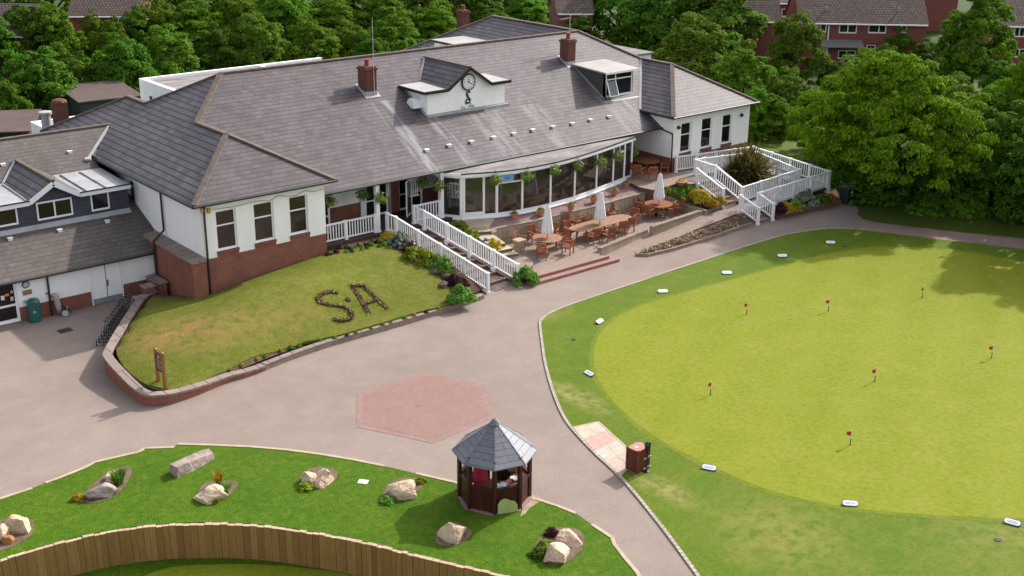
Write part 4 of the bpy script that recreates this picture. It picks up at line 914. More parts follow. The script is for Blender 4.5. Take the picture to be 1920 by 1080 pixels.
# ------------------------------------------------------------------ steps, terrace, ramp
SL0, SL1 = Vector((34.8,51.5,0)), Vector((35.65,44.1,0)); SR0, SR1 = Vector((36.65,51.5,0)), Vector((37.68,44.2,0))
mb = MB(); NS = 10
for k in range(NS):
    a, b = k / NS, (k + 1) / NS; z = DKZ * (1 - (k + .0) / NS) - .16
    mb.prism([SL0.lerp(SL1,a), SR0.lerp(SR1,a), SR0.lerp(SR1,b), SL0.lerp(SL1,b)], -.05, max(z, .01))
    mb.prism([SL0.lerp(SL1,b-.012), SR0.lerp(SR1,b-.012), SR0.lerp(SR1,b+.003), SL0.lerp(SL1,b+.003)], max(z,.01)-.03, max(z,.01)+.012, 1)
struct(mb, 'entrance_steps', [plain('worn_step', (.2,.145,.12), (.13,.095,.08), 2, .95, .2), plain('step_nosing', (.28,.2,.17))])
mb = MB()
for o in (SL0, SR0):
    e = SL1 if o is SL0 else SR1; d = Vector((-.12 if o is SL0 else .0,0,0))
    P0 = o + d; P1 = e + d
    mb.add([P0+Vector((0,0,-.3)),P0+Vector((.14,0,-.3)),P1+Vector((.14,0,-.3)),P1+Vector((0,0,-.3)),P0+Vector((0,0,1.58)),P0+Vector((.14,0,1.58)),P1+Vector((.14,0,.04)),P1+Vector((0,0,.04))],
           [(4,7,6,5),(0,4,5,1),(1,5,6,2),(2,6,7,3),(3,7,4,0)])
struct(mb, 'step_strings', plain('dark_timber', (.1,.05,.04)))

mb = MB(); mb.prism([(38.25,43.85),(43.85,43.85),(43.55,44.4),(44.0,44.62),(48.5,45.42),(53.3,45.5),(54.2,46.2),(53.4,48.2),(51.3,48.8),(48,48.6),(44.3,48.6),(42.5,48.9),(41.0,49.3),(40.0,48.9),(39.8,47),(38.6,45.5)], 0, .3)
struct(mb, 'terrace', PATIO)
mb = MB(); mb.prism([(38.05,43.46),(44.25,43.46),(44.25,43.9),(38.05,43.9)], 0, .15); mb.prism([(38.05,43.43),(44.28,43.43),(44.28,43.5),(38.05,43.5)], 0, .156, 1); mb.prism([(38.25,43.82),(43.88,43.82),(43.88,43.9),(38.25,43.9)], .1, .306, 1)
struct(mb, 'terrace_steps', [PATIO, plain('red_brick_edge', (.33,.13,.11), (.26,.1,.085), 3)])
TW = [(955,452,.3),(956,436,1.1),(962,426,1.25),(980,420,1.25),(1010,414,1.25),(1060,401,1.25),(1120,387,1.25),(1180,370,1.27),(1226,357,1.3)]
tw = smooth_pts([(39.95,48.6,1.2),(40.25,49.0,1.24)] + [Vector((PZ(x,y,z).x, PZ(x,y,z).y, z)) for x, y, z in TW[3:]] + [Vector((53.6,50.2,1.35))], 4)
twr = thing('stone_terrace_wall', 'curved sandstone block wall behind the terrace tables below the gravel strip', 'wall', (45,48.5,.3))
mb = MB(); ribbon(mb, tw, .3, None, 0., side=1); drop(mb, lambda x, y, t: .1); mb.build('blockwork', STONE, twr)
mb = MB(); ribbon(mb, tw, .36, None, .045, side=1); drop(mb, lambda x, y, t: t - .06); mb.build('coping', plain('wall_coping', (.3,.25,.2), (.2,.16,.13), 2, .95, bmp=.3), twr)
mb = MB(); A = [Vector((p.x, p.y + .06, 1.45)) for p in arcs]; n = len(A)
def along(P, k):
    s = [0.]
    for i in range(len(P)-1): s.append(s[-1] + (P[i+1]-P[i]).length)
    t = k * s[-1]; i = max(j for j in range(len(s)) if s[j] <= t + 1e-9); i = min(i, len(P)-2); f = (t - s[i]) / max(1e-6, s[i+1]-s[i]); return P[i].lerp(P[i+1], f)
T2 = [Vector((p.x, p.y + .05, p.z + .02)) for p in tw]
M_ = 40; vs = []; fs = []
for i in range(M_+1):
    a, b = along(T2, i/M_), along(A, i/M_)
    for j in range(7): q = a.lerp(b, j/6); vs.append((q.x, q.y, q.z + .02*noise.noise(q*1.5)))
for i in range(M_):
    for j in range(6): a = i*7+j; fs.append((a, a+7, a+8, a+1))
mb.add(vs, fs); struct(mb, 'gravel_strip', GRAVEL, True)
# stone steps by the sunroom door and their bed
mb = MB()
land = [PZ(846,400,1.5), PZ(900,402,1.5), PZ(928,407,1.5), PZ(914,424,1.5), PZ(866,428,1.5)]
mb.prism(land, .6, 1.5)
def step(px, z, back):
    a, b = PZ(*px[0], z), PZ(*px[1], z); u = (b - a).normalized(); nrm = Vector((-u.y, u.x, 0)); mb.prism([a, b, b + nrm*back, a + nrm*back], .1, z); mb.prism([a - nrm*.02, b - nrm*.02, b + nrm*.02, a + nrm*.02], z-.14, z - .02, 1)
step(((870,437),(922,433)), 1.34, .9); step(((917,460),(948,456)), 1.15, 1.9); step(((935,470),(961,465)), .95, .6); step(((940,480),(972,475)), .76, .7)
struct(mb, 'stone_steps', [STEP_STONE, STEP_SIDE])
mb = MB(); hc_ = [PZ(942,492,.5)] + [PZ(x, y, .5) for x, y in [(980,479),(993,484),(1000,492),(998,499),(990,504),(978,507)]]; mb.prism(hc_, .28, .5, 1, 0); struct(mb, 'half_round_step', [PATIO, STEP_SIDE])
p = PZ(973,473,.3); r = thing('stone_pillar', 'square sandstone pillar with a flat cap beside the stone steps', 'pillar', (p.x,p.y,.3)); mb = MB(); mb.box(p.x-.2,p.x+.25,p.y-.2,p.y+.2,.2,.95); mb.build('shaft', STONE, r); mb = MB(); mb.box(p.x-.27,p.x+.32,p.y-.27,p.y+.27,.95,1.03); mb.build('cap', STEP_STONE, r)
mb = MB(); bed = [(37.85,44.25,.1),(38.4,45.2,.3),(39.2,46.9,.75),(39.5,48.3,1.0),(39.2,50.0,1.4),(38.4,51.6,1.5),(36.85,51.5,1.5),(37.3,48.0,.85)]
mb.sheet([Vector(q) for q in bed]); struct(mb, 'side_bed_soil', SOIL)
# right hand raised patio
mb = MB(); mb.prism([PZ(x,y,1.6) for x,y in [(1176,340),(1200,351),(1224,356),(1239,352),(1274,344),(1300,345)]] + [(55.2,47.8),(56.7,47.7),(56.7,50.55),(55.85,50.55),(55.85,54.1),(52.9,54.1),(53.0,51.7)], .9, 1.6, 1, 0); struct(mb, 'raised_patio', [PATIO, plain('dark_brick_edge', (.14,.08,.065), (.1,.055,.045), 3)])
# planter bed between terrace and ramp stairs
mb = MB(); PB = [(1243,354,1.5),(1274,346,1.52),(1300,347,1.5),(1309,356,1.35),(1335,372,.95),(1356,383,.66),(1322,395,.66),(1300,388,.75),(1274,379,.8),(1252,368,1.05)]
pb3 = [PZ(*q) for q in PB]; mb.sheet(pb3); n = len(pb3); mb.add([(q.x,q.y,.3) for q in pb3] + pb3, [(i,(i+1)%n,n+(i+1)%n,n+i) for i in range(n)], 1); struct(mb, 'planter_bed', [SOIL, STONE])
plr = thing('planter_wall', 'short stone edging wall in front of the yellow flowering planter', 'wall', tuple(pb3[8]))
mb = MB(); ribbon(mb, [pb3[9]+Vector((0,-.1,0)), pb3[8]+Vector((0,-.12,.0)), pb3[7]+Vector((0,-.12,0)), pb3[6]+Vector((0,-.12,0))], .2, None, .05); drop(mb, lambda x,y,t: .2); mb.build('blockwork', STONE, plr)
# path rising to the ramp stairs, its low walls and lower bed
mb = MB(); PT = [Vector((44.2,43.6,.012)), Vector((44.0,44.6,.03)), Vector((48.5,45.4,.24)), Vector((53.3,45.5,.48)), Vector((55.4,45.8,.52)), Vector((56.9,45.7,.5)), Vector((56.9,44.35,.48)), Vector((55.45,44.3,.46)), PZ(1391,397,.42), PZ(1345,415,.32), PZ(1300,432,.22), PZ(1230,458,.09), PZ(1192,476,.015)]
mb.sheet(PT); struct(mb, 'rising_path', PATIO)
for pts, zt, lab in (([(43.95,44.7),(46,45.05),(48.45,45.5)], .5, 'low stone wall along the terrace edge nearest the terrace steps'), ([(48.55,45.2),(51,45.42),(53.2,45.62)], .72, 'higher low stone wall between rising path and right terrace table')):
    rr = thing('low_stone_wall', lab, 'wall', (pts[1][0], pts[1][1], .1)); mb = MB(); ribbon(mb, zs(pts, zt), .24, None, 0.); drop(mb, lambda x,y,t: -.05); mb.build('blockwork', STONE, rr); mb = MB(); ribbon(mb, zs(pts, zt), .28, None, .04); drop(mb, lambda x,y,t: t-.045); mb.build('coping', DARKSTONE, rr)
mb = MB(); LB = [PZ(1192,478,.06), PZ(1215,477,.12), PZ(1262,466,.14), PZ(1340,442,.16), PZ(1410,418,.18), PZ(1391,399,.42), PZ(1345,417,.33), PZ(1300,434,.24), PZ(1230,460,.12)]
mb.sheet(LB); struct(mb, 'lower_bed_soil', SOIL)
rr = thing('stone_bed_edging', 'thin weathered stone edging round the long sloping flower bed by the road', 'edging', tuple(LB[2])); mb = MB(); ribbon(mb, [LB[0], LB[1], LB[2], LB[3], LB[4]], .12, None, .05); drop(mb, lambda x,y,t: -.02); ribbon(mb, [LB[0], LB[8], LB[7]], .1, None, .04); mb.build('edging', DARKSTONE, rr)
# ramp decks
mb = MB()
def deck(q, th=.18): 
    n = len(q); mb.sheet([Vector(p) for p in q]); mb.add([(x,y,z-th) for x,y,z in q] + list(q), [(i,(i+1)%n,n+(i+1)%n,n+i) for i in range(n)], 1)
deck([(56.7,49.15,1.598),(62.5,49.1,1.2),(63.7,50.4,1.16),(56.7,50.5,1.598)]); deck([(62.5,49.1,1.196),(62.6,45.6,.72),(63.95,44.25,.66),(63.7,50.4,1.156)]); deck([(56.9,44.3,.45),(63.95,44.25,.656),(62.6,45.6,.716),(56.9,45.65,.5)])
struct(mb, 'ramp_deck', [plain('ramp_surface', (.3,.29,.29), (.22,.21,.21), 1.5), plain('ramp_side', (.05,.035,.03))])
mb = MB()
for k in range(5):
    y1 = 47.75 - k*.4; z = 1.6 - (k+1)*.18; mb.box(55.32,56.62,y1-.4,y1,.3,z); mb.box(55.32,56.62,y1-.41,y1-.33,z-.03,z+.008,1)
for k in range(3):
    y1 = 44.4 - k*.42; z = .46 - k*.15; mb.box(55.55,56.8,y1-.42,y1,-.02,z); mb.box(55.55,56.8,y1-.43,y1-.34,z-.03,z+.008,1)
struct(mb, 'ramp_steps', [PATIO, plain('dark_red_nosing', (.14,.06,.05))])
mb = MB(); mb.sheet([(56.9,45.7,.55),(62.6,45.6,.6),(62.5,49.15,.75),(56.5,49.2,.9)]); struct(mb, 'ramp_bed_soil', SOIL)
BE = [PZ(1453,411,0), PZ(1500,401,0), PZ(1540,393,0), PZ(1575,384,0)]
mb = MB(); mb.sheet([Vector((q.x,q.y,.3)) for q in BE] + [(65.2,44.6,.3),(64,45.2,.3),(57,45,.3)]); struct(mb, 'ramp_front_soil', SOIL)
rr = thing('brick_bed_edging', 'low dark brick edging below the wheelchair ramp beside the road', 'edging', tuple(BE[1])); mb = MB(); ribbon(mb, zs(BE, .36), .22, None, 0.); drop(mb, lambda x,y,t: -.02); mb.build('brickwork', plain('dark_brick', (.16,.075,.055), (.1,.05,.04), 3), rr)

# ------------------------------------------------------------------ white railings
_bal = {}
def railing(label, pts, h=1.0, sp=.165, post_sp=1.7, foot=.18, group=None, tall=()):
    P = [Vector(p) for p in pts]; r = thing('white_railing', label, 'railing', tuple(P[0]), group)
    hr = MB(); br = MB(); k = 0
    posts = []
    for i in range(len(P)-1):
        a, b = P[i], P[i+1]; d = b - a; L = math.hypot(d.x, d.y); n = max(1, round(L / post_sp))
        hr.bar(a + Vector((0,0,h)), b + Vector((0,0,h)), .11, .07); br.bar(a + Vector((0,0,.16)), b + Vector((0,0,.16)), .06, .08)
        for j in range(n + (1 if i == len(P)-2 else 0)): posts.append(a + d * (j / n))
        m = max(2, int(L / sp))
        for j in range(m):
            q = a + d * ((j + .5) / m)
            key = round(h, 2)
            if key not in _bal:
                x = MB(); x.box(-.025,.025,-.025,.025,.16,h-.01); o = x.build('baluster', WHITE, None); _bal[key] = o; bpy.data.objects.remove(bpy.data.objects['baluster']) if False else None
                COL.objects.unlink(o)
            c = _bal[key].copy(); COL.objects.link(c); c.parent = r; c.location = q - P[0]; c.rotation_euler = (0,0,math.atan2(d.y, d.x)); k += 1
    hr.build('handrail', WHITE, r); br.build('bottom_rail', WHITE, r)
    x = MB(); x.box(-.075,.075,-.075,.075,-foot,h+.0); x.box(-.09,.09,-.09,.09,h,h+.06); x.box(-.1,.1,-.1,.1,-foot,.06)
    po = x.build('post', WHITE, r); po.matrix_parent_inverse = Matrix.Identity(4); po.location = posts[0] - P[0]
    for q in posts[1:]:
        c = po.copy(); COL.objects.link(c); c.parent = r; c.location = q - P[0]
    return r
railing('white wooden railing of the veranda beside the left wing', [(30.4,51.72,1.55),(34.1,51.72,1.55)], h=1.02)
railing('white railing down the left side of the entrance steps', [(34.75,51.55,1.58),(34.85,50.9,1.5),(35.65,44.08,.05)], foot=.3)
railing('white railing down the right side of the entrance steps', [(38.4,51.72,1.6),(36.62,51.72,1.6),(36.72,50.9,1.5),(37.72,44.2,.05)], foot=.3)
railing('tall white outer ramp railing running along the right wing and its far side', [(56.15,50.42,1.6),(63.65,50.35,1.15),(63.95,44.3,.67)], foot=.3)
railing('white outer ramp railing on stilts nearest the road with a sloping end', [(63.8,44.28,.66),(56.88,44.3,.45),(56.86,43.1,.05)], foot=.5)
railing('white inner ramp railing round the spiky bush', [(57.5,49.2,1.55),(62.5,49.1,1.2),(62.6,45.65,.72),(56.95,45.65,.5)], foot=.25)
railing('white stair railing between upper ramp steps and spiky bush', [(56.95,45.6,.5),(56.68,47.6,1.5),(56.6,49.2,1.58),(57.4,49.2,1.56)], foot=.25)
railing('white left stair railing above the yellow flower planter', [(55.22,47.8,1.5),(55.33,45.75,.65)], foot=.3)
railing('short white stair railing at the lower ramp steps beside the sloping bed', [(55.48,44.5,.5),(55.48,43.1,.05)], foot=.2)

# ------------------------------------------------------------------ foliage
def leaf_object(name, C, Nn, S, mat, parent=None, seed=0, aspect=.75):
    """many small leaf faces: centres C, normals Nn, sizes S"""
    rg = np.random.default_rng(seed); n = len(C); Nn = Nn / np.maximum(1e-6, np.linalg.norm(Nn, axis=1))[:, None]
    r = rg.normal(size=(n,3)); U = np.cross(Nn, r); U /= np.maximum(1e-6, np.linalg.norm(U, axis=1))[:, None]; V = np.cross(Nn, U)
    s = S[:, None]
    co_ = np.empty((n,4,3)); co_[:,0] = C + U*s*.5; co_[:,1] = C + V*s*.5*aspect + Nn*s*.1; co_[:,2] = C - U*s*.5; co_[:,3] = C - V*s*.5*aspect + Nn*s*.1
    me = bpy.data.meshes.new(name); me.vertices.add(n*4); me.vertices.foreach_set('co', co_.astype('f').ravel())
    me.loops.add(n*4); me.loops.foreach_set('vertex_index', np.arange(n*4, dtype='i')); me.polygons.add(n); me.polygons.foreach_set('loop_start', np.arange(0, n*4, 4, dtype='i'))
    me.materials.append(mat); me.update(calc_edges=True); me.validate()
    o = bpy.data.objects.new(name, me); COL.objects.link(o)
    if parent is not None: o.parent = parent; o.matrix_parent_inverse = Matrix.Identity(4) if parent.get('_local') else world_of(parent).inverted()
    return o
def crown_points(seed, R, H, nclump, nleaf, cr=(.2,.34), low=-.75, flat=.75, power=1.0, hollow=.5, lobe=.42):
    """clumps of leaves spread through a lobed crown; R radius, H half height, centred at the origin"""
    rg = np.random.default_rng(seed); C = []; Nn = []
    off = Vector((seed*2.3, seed*.7, 1.1))
    k = 0
    while k < nclump:
        d = rg.normal(size=3); d /= np.linalg.norm(d)
        if d[2] < low: continue
        rad = (hollow + (1-hollow) * rg.random()**.5)
        lob = 1 + lobe * noise.noise(Vector(d)*1.7 + off) + .12*noise.noise(Vector(d)*4 + off)
        taper = 1 - .25*max(0, d[2])**power
        c = d * rad * lob * np.array([R*taper, R*taper, H]); k += 1
        r = R * rg.uniform(*cr) * (1.1 - .25*rad)
        m = int(nleaf * rg.uniform(.7,1.3))
        e = rg.normal(size=(m,3)); e /= np.linalg.norm(e, axis=1)[:,None]; e[:,2] = np.where(e[:,2] < -.45, -e[:,2], e[:,2])
        q = c + e * (r * rg.uniform(.55,1.08,size=(m,1))) * np.array([1,1,flat])
        C.append(q); Nn.append(e*.75 + np.array([0,0,.55]) + rg.normal(size=(m,3))*.38 + d*.25)
    return np.concatenate(C), np.concatenate(Nn)
def tree_proto(name, seed, R, H, trunk_h, nclump, nleaf, leaf, mat, label, cat='tree', lowfill=-.75, **kw):
    root = thing(name, label, cat, (0,0,0), local=True)
    C, Nn = crown_points(seed, R, H, nclump, nleaf, low=lowfill, **kw); rg = np.random.default_rng(seed+1)
    C[:,2] += trunk_h + H*.62
    C[:,2] = np.maximum(C[:,2], .15 + rg.random(len(C))*.3)
    leaf_object('crown', C, Nn, leaf * rg.uniform(.65,1.35,size=len(C)), mat, root, seed)
    t = MB(); rnd = random.Random(seed); top = trunk_h + H*.7
    b = [Vector((0,0,-.2)), Vector((rnd.uniform(-.15,.15), rnd.uniform(-.15,.15), trunk_h*.6)), Vector((rnd.uniform(-.3,.3), rnd.uniform(-.3,.3), top))]
    r0 = .055 * R + .06
    t.cyl(b[0], b[1], r0*1.3, r0, 9); t.cyl(b[1], b[2], r0, r0*.45, 9)
    for k in range(9):
        a = rnd.uniform(0, 6.28); s = b[1].lerp(b[2], rnd.uniform(.0,.9)); e = s + Vector((math.cos(a)*R*rnd.uniform(.45,.8), math.sin(a)*R*rnd.uniform(.45,.8), H*rnd.uniform(.2,.7)))
        m1 = s.lerp(e,.5) + Vector((0,0,R*.06)); t.cyl(s, m1, r0*.42, r0*.26, 6, caps=False); t.cyl(m1, e, r0*.26, r0*.08, 6, caps=False)
    t.build('trunk', BARK, root, smooth=True, uv=False)
    root['_R'] = R; root['_T'] = trunk_h + H*1.55
    return root

# ------------------------------------------------------------------ houses and sheds behind
def house(label, a, b, ez, wins=(), depth=8., rise=3.0, doors=(), brick=None, low=0., extra=None):
    A, B = PZ(*a, ez), PZ(*b, ez); A.z = B.z = 0
    u = (B - A).normalized(); n = Vector((u.y, -u.x, 0))
    if n.dot(A) > 0: n = -n
    L = (B - A).length; r = thing('brick_house', label, 'house', tuple(A + u*L/2))
    A2, B2 = A - n*.3, B - n*.3
    def on(px, py):
        rr = ray(px, py); t = ((A2 - CAM).dot(n)) / rr.dot(n); q = CAM + rr*t; return (q - A2).dot(u), q.z
    ops = []
    for (x0, y0, x1, y1, *vb) in wins:
        s0, z1 = on(x0, y0); s1, z0 = on(x1, y1); ops.append((max(.1,s0), min(L-.1,s1), max(.1,z0), min(ez-.15,z1), vb))
    m_ = MB(); wall_open(m_, A2, u, n, L, low, ez, [o[:4] for o in ops], depth=.1)
    C_, D_ = B2 - n*depth, A2 - n*depth; mid0 = A2 - n*depth/2; mid1 = B2 - n*depth/2; up = lambda p, z: Vector((p.x, p.y, z))
    for p, q in ((B2, C_), (C_, D_), (D_, A2)): m_.add([up(p,low), up(q,low), up(q,ez), up(p,ez)], [(0,1,2,3)])
    m_.add([up(A2,ez), up(mid0,ez+rise), up(D_,ez)], [(0,1,2)]); m_.add([up(B2,ez), up(mid1,ez+rise), up(C_,ez)], [(0,2,1)])
    m_.build('wall', BRICK_HOUSE, r)
    m_ = MB(); k = rise / (depth/2); o = u*.15
    slab_poly(m_, [up(A-o, ez-.3*k+.15), up(B+o, ez-.3*k+.15), up(mid1+o, ez+rise+.15), up(mid0-o, ez+rise+.15)], 0, .12); slab_poly(m_, [up(D_-o, ez+.05), up(C_+o, ez+.05), up(mid1+o, ez+rise+.15), up(mid0-o, ez+rise+.15)], 0, .12); m_.build('roof', TILE_BROWN, r)
    m_ = MB(); m_.bar(up(A+n*.06, ez-.3*k+.1), up(B+n*.06, ez-.3*k+.1), .12, .12); m_.build('gutter', WHITE, r)
    for s0, s1, z0, z1, vb in ops: window(r, A2 + u*s0, u, n, s1-s0, z0, z1, vbars=vb, hbars=(.65,) if z1-z0 > 1 and not vb else (), fr=.1, depth=.08)
    if extra: extra(r, A2, u, n, on, up)
    return r
def leanto(r, A2, u, n, on, up):
    s0, z0 = on(1536, 77); s1, _ = on(1616, 77); m_ = MB(); a = A2 + u*s0; b = A2 + u*s1
    slab_poly(m_, [up(a+n*1.2, 2.35), up(b+n*1.2, 2.35), up(b, 2.9), up(a, 2.9)], 0, .1); m_.build('porch_roof', plain('grey_felt', (.2,.19,.19), (.15,.14,.14), 2), r)
    m_ = MB(); sp_, _ = on(1553, 60); q = A2 + u*sp_ + n*.08; m_.cyl(up(q,0), up(q,4.4), .07, .07, 6); m_.build('downpipe', WHITE, r)
    for sx in (1553, 1690):
        s, _ = on(sx, 30); q = A2 + u*s - n*1.2; m_ = MB(); m_.cyl(up(q,5.2), up(q,6.0), .09, .09, 6); m_.build('soil_pipe', LEAD, r)
house('long red brick house with tiled roof, white windows and porch, seen above the bright maple', (1500,41.5), (1740,45.5), 4.6,
      [(1538,43,1549,61),(1574,45,1606,63,.5),(1629,46,1661,63,.6),(1690,48,1700,62),(1529,91,1552,108,.5),(1572,94,1603,111,.5),(1625,84,1639,112)], extra=leanto)
house('red brick house with tiled roof at the left end of the terrace, partly behind trees', (1340,37.5), (1462,40), 4.6, [(1374,41,1391,59),(1416,43,1428,60)])
house('red brick house with tiled roof at the right edge behind the round tree', (1868,47.5), (2050,50), 4.6, [(1903,51,1921,70,.5),(1898,91,1925,108,.5)])
house('brick house with brown tiled roof glimpsed through the woodland on the left', (128,30), (258,30), 4.6, [(220,34,244,50)], rise=2.6)
house('pale brick house end with small window behind trees at the far left edge', (-60,66), (42,68), 4.4, [(18,70,32,84)], rise=2.2)
house('house with brown tiled roof seen just above the clubhouse roof', (1046,25), (1112,25), 4.6, [(1086,27,1100,33)], rise=2.6)
def shed(name, label, p0, p1, z, d, hh, mw, mr, base=0):
    a, b = PZ(*p0, z), PZ(*p1, z); a.z = b.z = 0; u = (b-a).normalized(); n = Vector((u.y,-u.x,0))
    if n.dot(a) > 0: n = -n
    r = thing(name, label, 'shed', tuple((a+b)/2)); m_ = MB(); q = [a, b, b-n*d, a-n*d]; m_.prism(q, base, hh-.02); m_.build('wall', mw, r)
    m_ = MB(); o = u*.2; Q = [a-o+n*.25, b+o+n*.25, b+o-n*(d+.2), a-o-n*(d+.2)]; zz = [hh, hh, hh+.3, hh+.3]; slab_poly(m_, [Vector((p.x,p.y,w)) for p, w in zip(Q, zz)], 0, .1); m_.build('roof', mr, r)
house('red brick house end behind the gap right of the long brick house', (1690,-14), (1800,-12), 4.6, rise=2.4)
house('distant pink roofed house in the gap left of the long brick house', (1440,6), (1520,7), 4.0, [(1466,16,1484,32)], rise=2.)
shed('green_shed', 'green clad shed with a brown flat roof behind the flue chimney', (150,190), (262,178), 2.4, 5.5, 2.4, SHEDGREEN, FELT_BROWN)
shed('dark_shed', 'dark shed with a brown felt roof by the trees at the left edge', (-30,247), (52,244), 2.1, 5.5, 2.1, plain('dark_boards', (.03,.026,.024)), FELT_BROWN)

# ------------------------------------------------------------------ trees
TREES = {}
def proto(key, *a, **kw): TREES[key] = [tree_proto(*a, **kw), 0]
proto('dark', 'broadleaf_tree', 11, 3.4, 3.6, 1.4, 120, 120, .26, LEAF_DARK, 'x', lowfill=-.9, cr=(.16,.28), flat=.6)
proto('mid', 'broadleaf_tree', 23, 3.4, 3.7, 1.4, 125, 120, .26, LEAF_MID, 'x', lowfill=-.9, cr=(.16,.29), flat=.55)
proto('olive', 'broadleaf_tree', 37, 3.3, 3.8, 1.3, 130, 110, .26, LEAF_OLIVE, 'x', lowfill=-.9, cr=(.16,.28))
proto('maple', 'maple_tree', 5, 6.2, 4.0, 1.2, 300, 210, .2, LEAF_BRIGHT, 'x', lowfill=-.45, cr=(.10,.18), hollow=.5, lobe=.55, flat=.42)
proto('round', 'round_tree', 41, 3.4, 3.8, 1.4, 210, 115, .24, LEAF_MID, 'x', lowfill=-.9, cr=(.15,.22), hollow=.4, lobe=.2, flat=.6)
rt = random.Random(4)
def tree(key, cx, top, by, rpx, label, group='trees round the clubhouse', zs_=1.):
    b = PZ(cx, by, 0); dep = PROJ(b)[2]; R = rpx * dep / F; lo, hi = .5, 30.
    for _ in range(30):
        m = (lo+hi)/2
        if PROJ(b + Vector((0,0,m)))[1] > top: lo = m
        else: hi = m
    p = TREES[key][0]; sx = R * .98 / p['_R']; sz = lo / p['_T']
    if TREES[key][1] == 0: o = p; TREES[key][1] = 1; KIDS[p.name] = list(p.children)
    else: o = dup(p, (0,0,0))
    o.location = (b.x, b.y, 0); o.rotation_euler = (0,0,rt.uniform(0,6.28)); o.scale = (sx, sx, sz); tag(o, label, 'tree', group)
    return o
WOOD = 'leafy tree standing in the dense woodland belt behind the clubhouse'
WG = 'woodland trees behind the clubhouse'
for i, (cx, top, by, r) in enumerate([(20,-70,88,72),(110,-75,80,70),(215,-90,62,60),(300,-70,85,70),(400,-60,80,70),(500,-70,78,75),(600,-60,72,72),(690,-60,68,62),(770,-60,62,66),(850,-50,52,58),(950,-50,42,60),(1030,-34,45,52),
    (70,8,150,62),(0,42,165,52),(115,22,150,46),(262,18,140,40),(300,8,132,58),(375,2,130,60),(450,-10,125,56),(540,-15,120,60),(630,0,115,54),(720,-10,108,56),(800,-20,96,56),(895,-26,70,50),(985,-8,60,46),
    (80,98,225,72),(12,150,255,46),(165,118,200,46),(240,72,200,58),(330,58,180,56),(420,52,165,52),(500,38,160,52),(590,40,150,52),(660,50,140,42),(740,30,130,52),(820,12,112,48),(185,28,132,36),(215,40,150,38),(1085,34,112,42),(130,44,140,40),(700,70,150,40),(930,22,80,40)]):
    tree(('dark','mid','olive','dark','mid')[(i*7+i//3) % 5], cx, top, by, r, WOOD, WG)
for key, cx, top, by, r, lab in [
    ('dark',1165,-60,95,85,'dark tree behind the second chimney and left of the red roofs'),('olive',1330,-40,130,90,'tall olive green tree behind the right wing of the clubhouse'),('dark',1240,-40,120,80,'dark leafy tree behind the dormer window end of the roof'),
    ('mid',1190,40,112,52,'small leafy tree just behind the rear flat extension'),('olive',1300,45,185,75,'leafy tree rising behind the right wing roof'),('mid',1385,92,225,60,'bushy tree at the right corner of the right wing'),
    ('mid',1415,165,262,42,'low bush beside the right end wall of the right wing'),('olive',1462,140,240,44,'low scrubby tree between right wing and bright maple'),('olive',1482,34,172,62,'airy olive green tree in front of the left red house'),
    ('round',1677,50,128,42,'small round tree in front of the long brick house'),('round',1818,-14,172,76,'large round green tree between the long brick house and right edge house'),('dark',1735,78,140,42,'low dark tree beside the foot of the large round tree'),
    ('maple',1660,122,384,158,'big bright yellow green maple spreading beyond the ramp and green'),('maple',1930,86,330,88,'bright maple cut by the right edge of the picture'),
    ('dark',2110,150,462,90,'tall dark tree beyond the right edge of the picture'),('mid',1585,120,300,70,'leafy green tree behind the left shoulder of the big maple'),('mid',1520,170,285,50,'bushy tree on the bank between the ramp and the big maple'),('mid',1835,175,330,70,'green tree behind the right shoulder of the big maple'),('olive',1760,150,280,60,'olive tree behind the top of the big maple'),('dark',1655,85,140,34,'dark hedge like tree below the long brick house'),('mid',1600,112,165,30,'low green tree at the foot of the long brick house'),('dark',1880,120,200,46,'dark tree below the right edge red house'),('round',1560,118,175,30,'small round tree left of the long house porch'),
    ('dark',1862,205,385,84,'dark shaded tree right of the big maple by the path'),('dark',1765,255,388,84,'dark low tree under the right side of the big maple'),('dark',1925,262,418,76,'dark shaded tree at the right edge beside the path'),
    ('mid',1572,215,335,58,'leafy tree under the left side of the big maple behind the ramp'),('dark',1650,270,388,62,'dark low tree beneath the middle of the big maple'),('mid',1452,185,262,38,'small bush on the grassy bank left of the maple'),
    ('dark',1995,130,438,98,'dark tree just outside the right edge of the lawn'),('mid',2075,330,520,62,'tree beyond the right edge shading the putting green')]:
    tree(key, cx, top, by, r, lab)
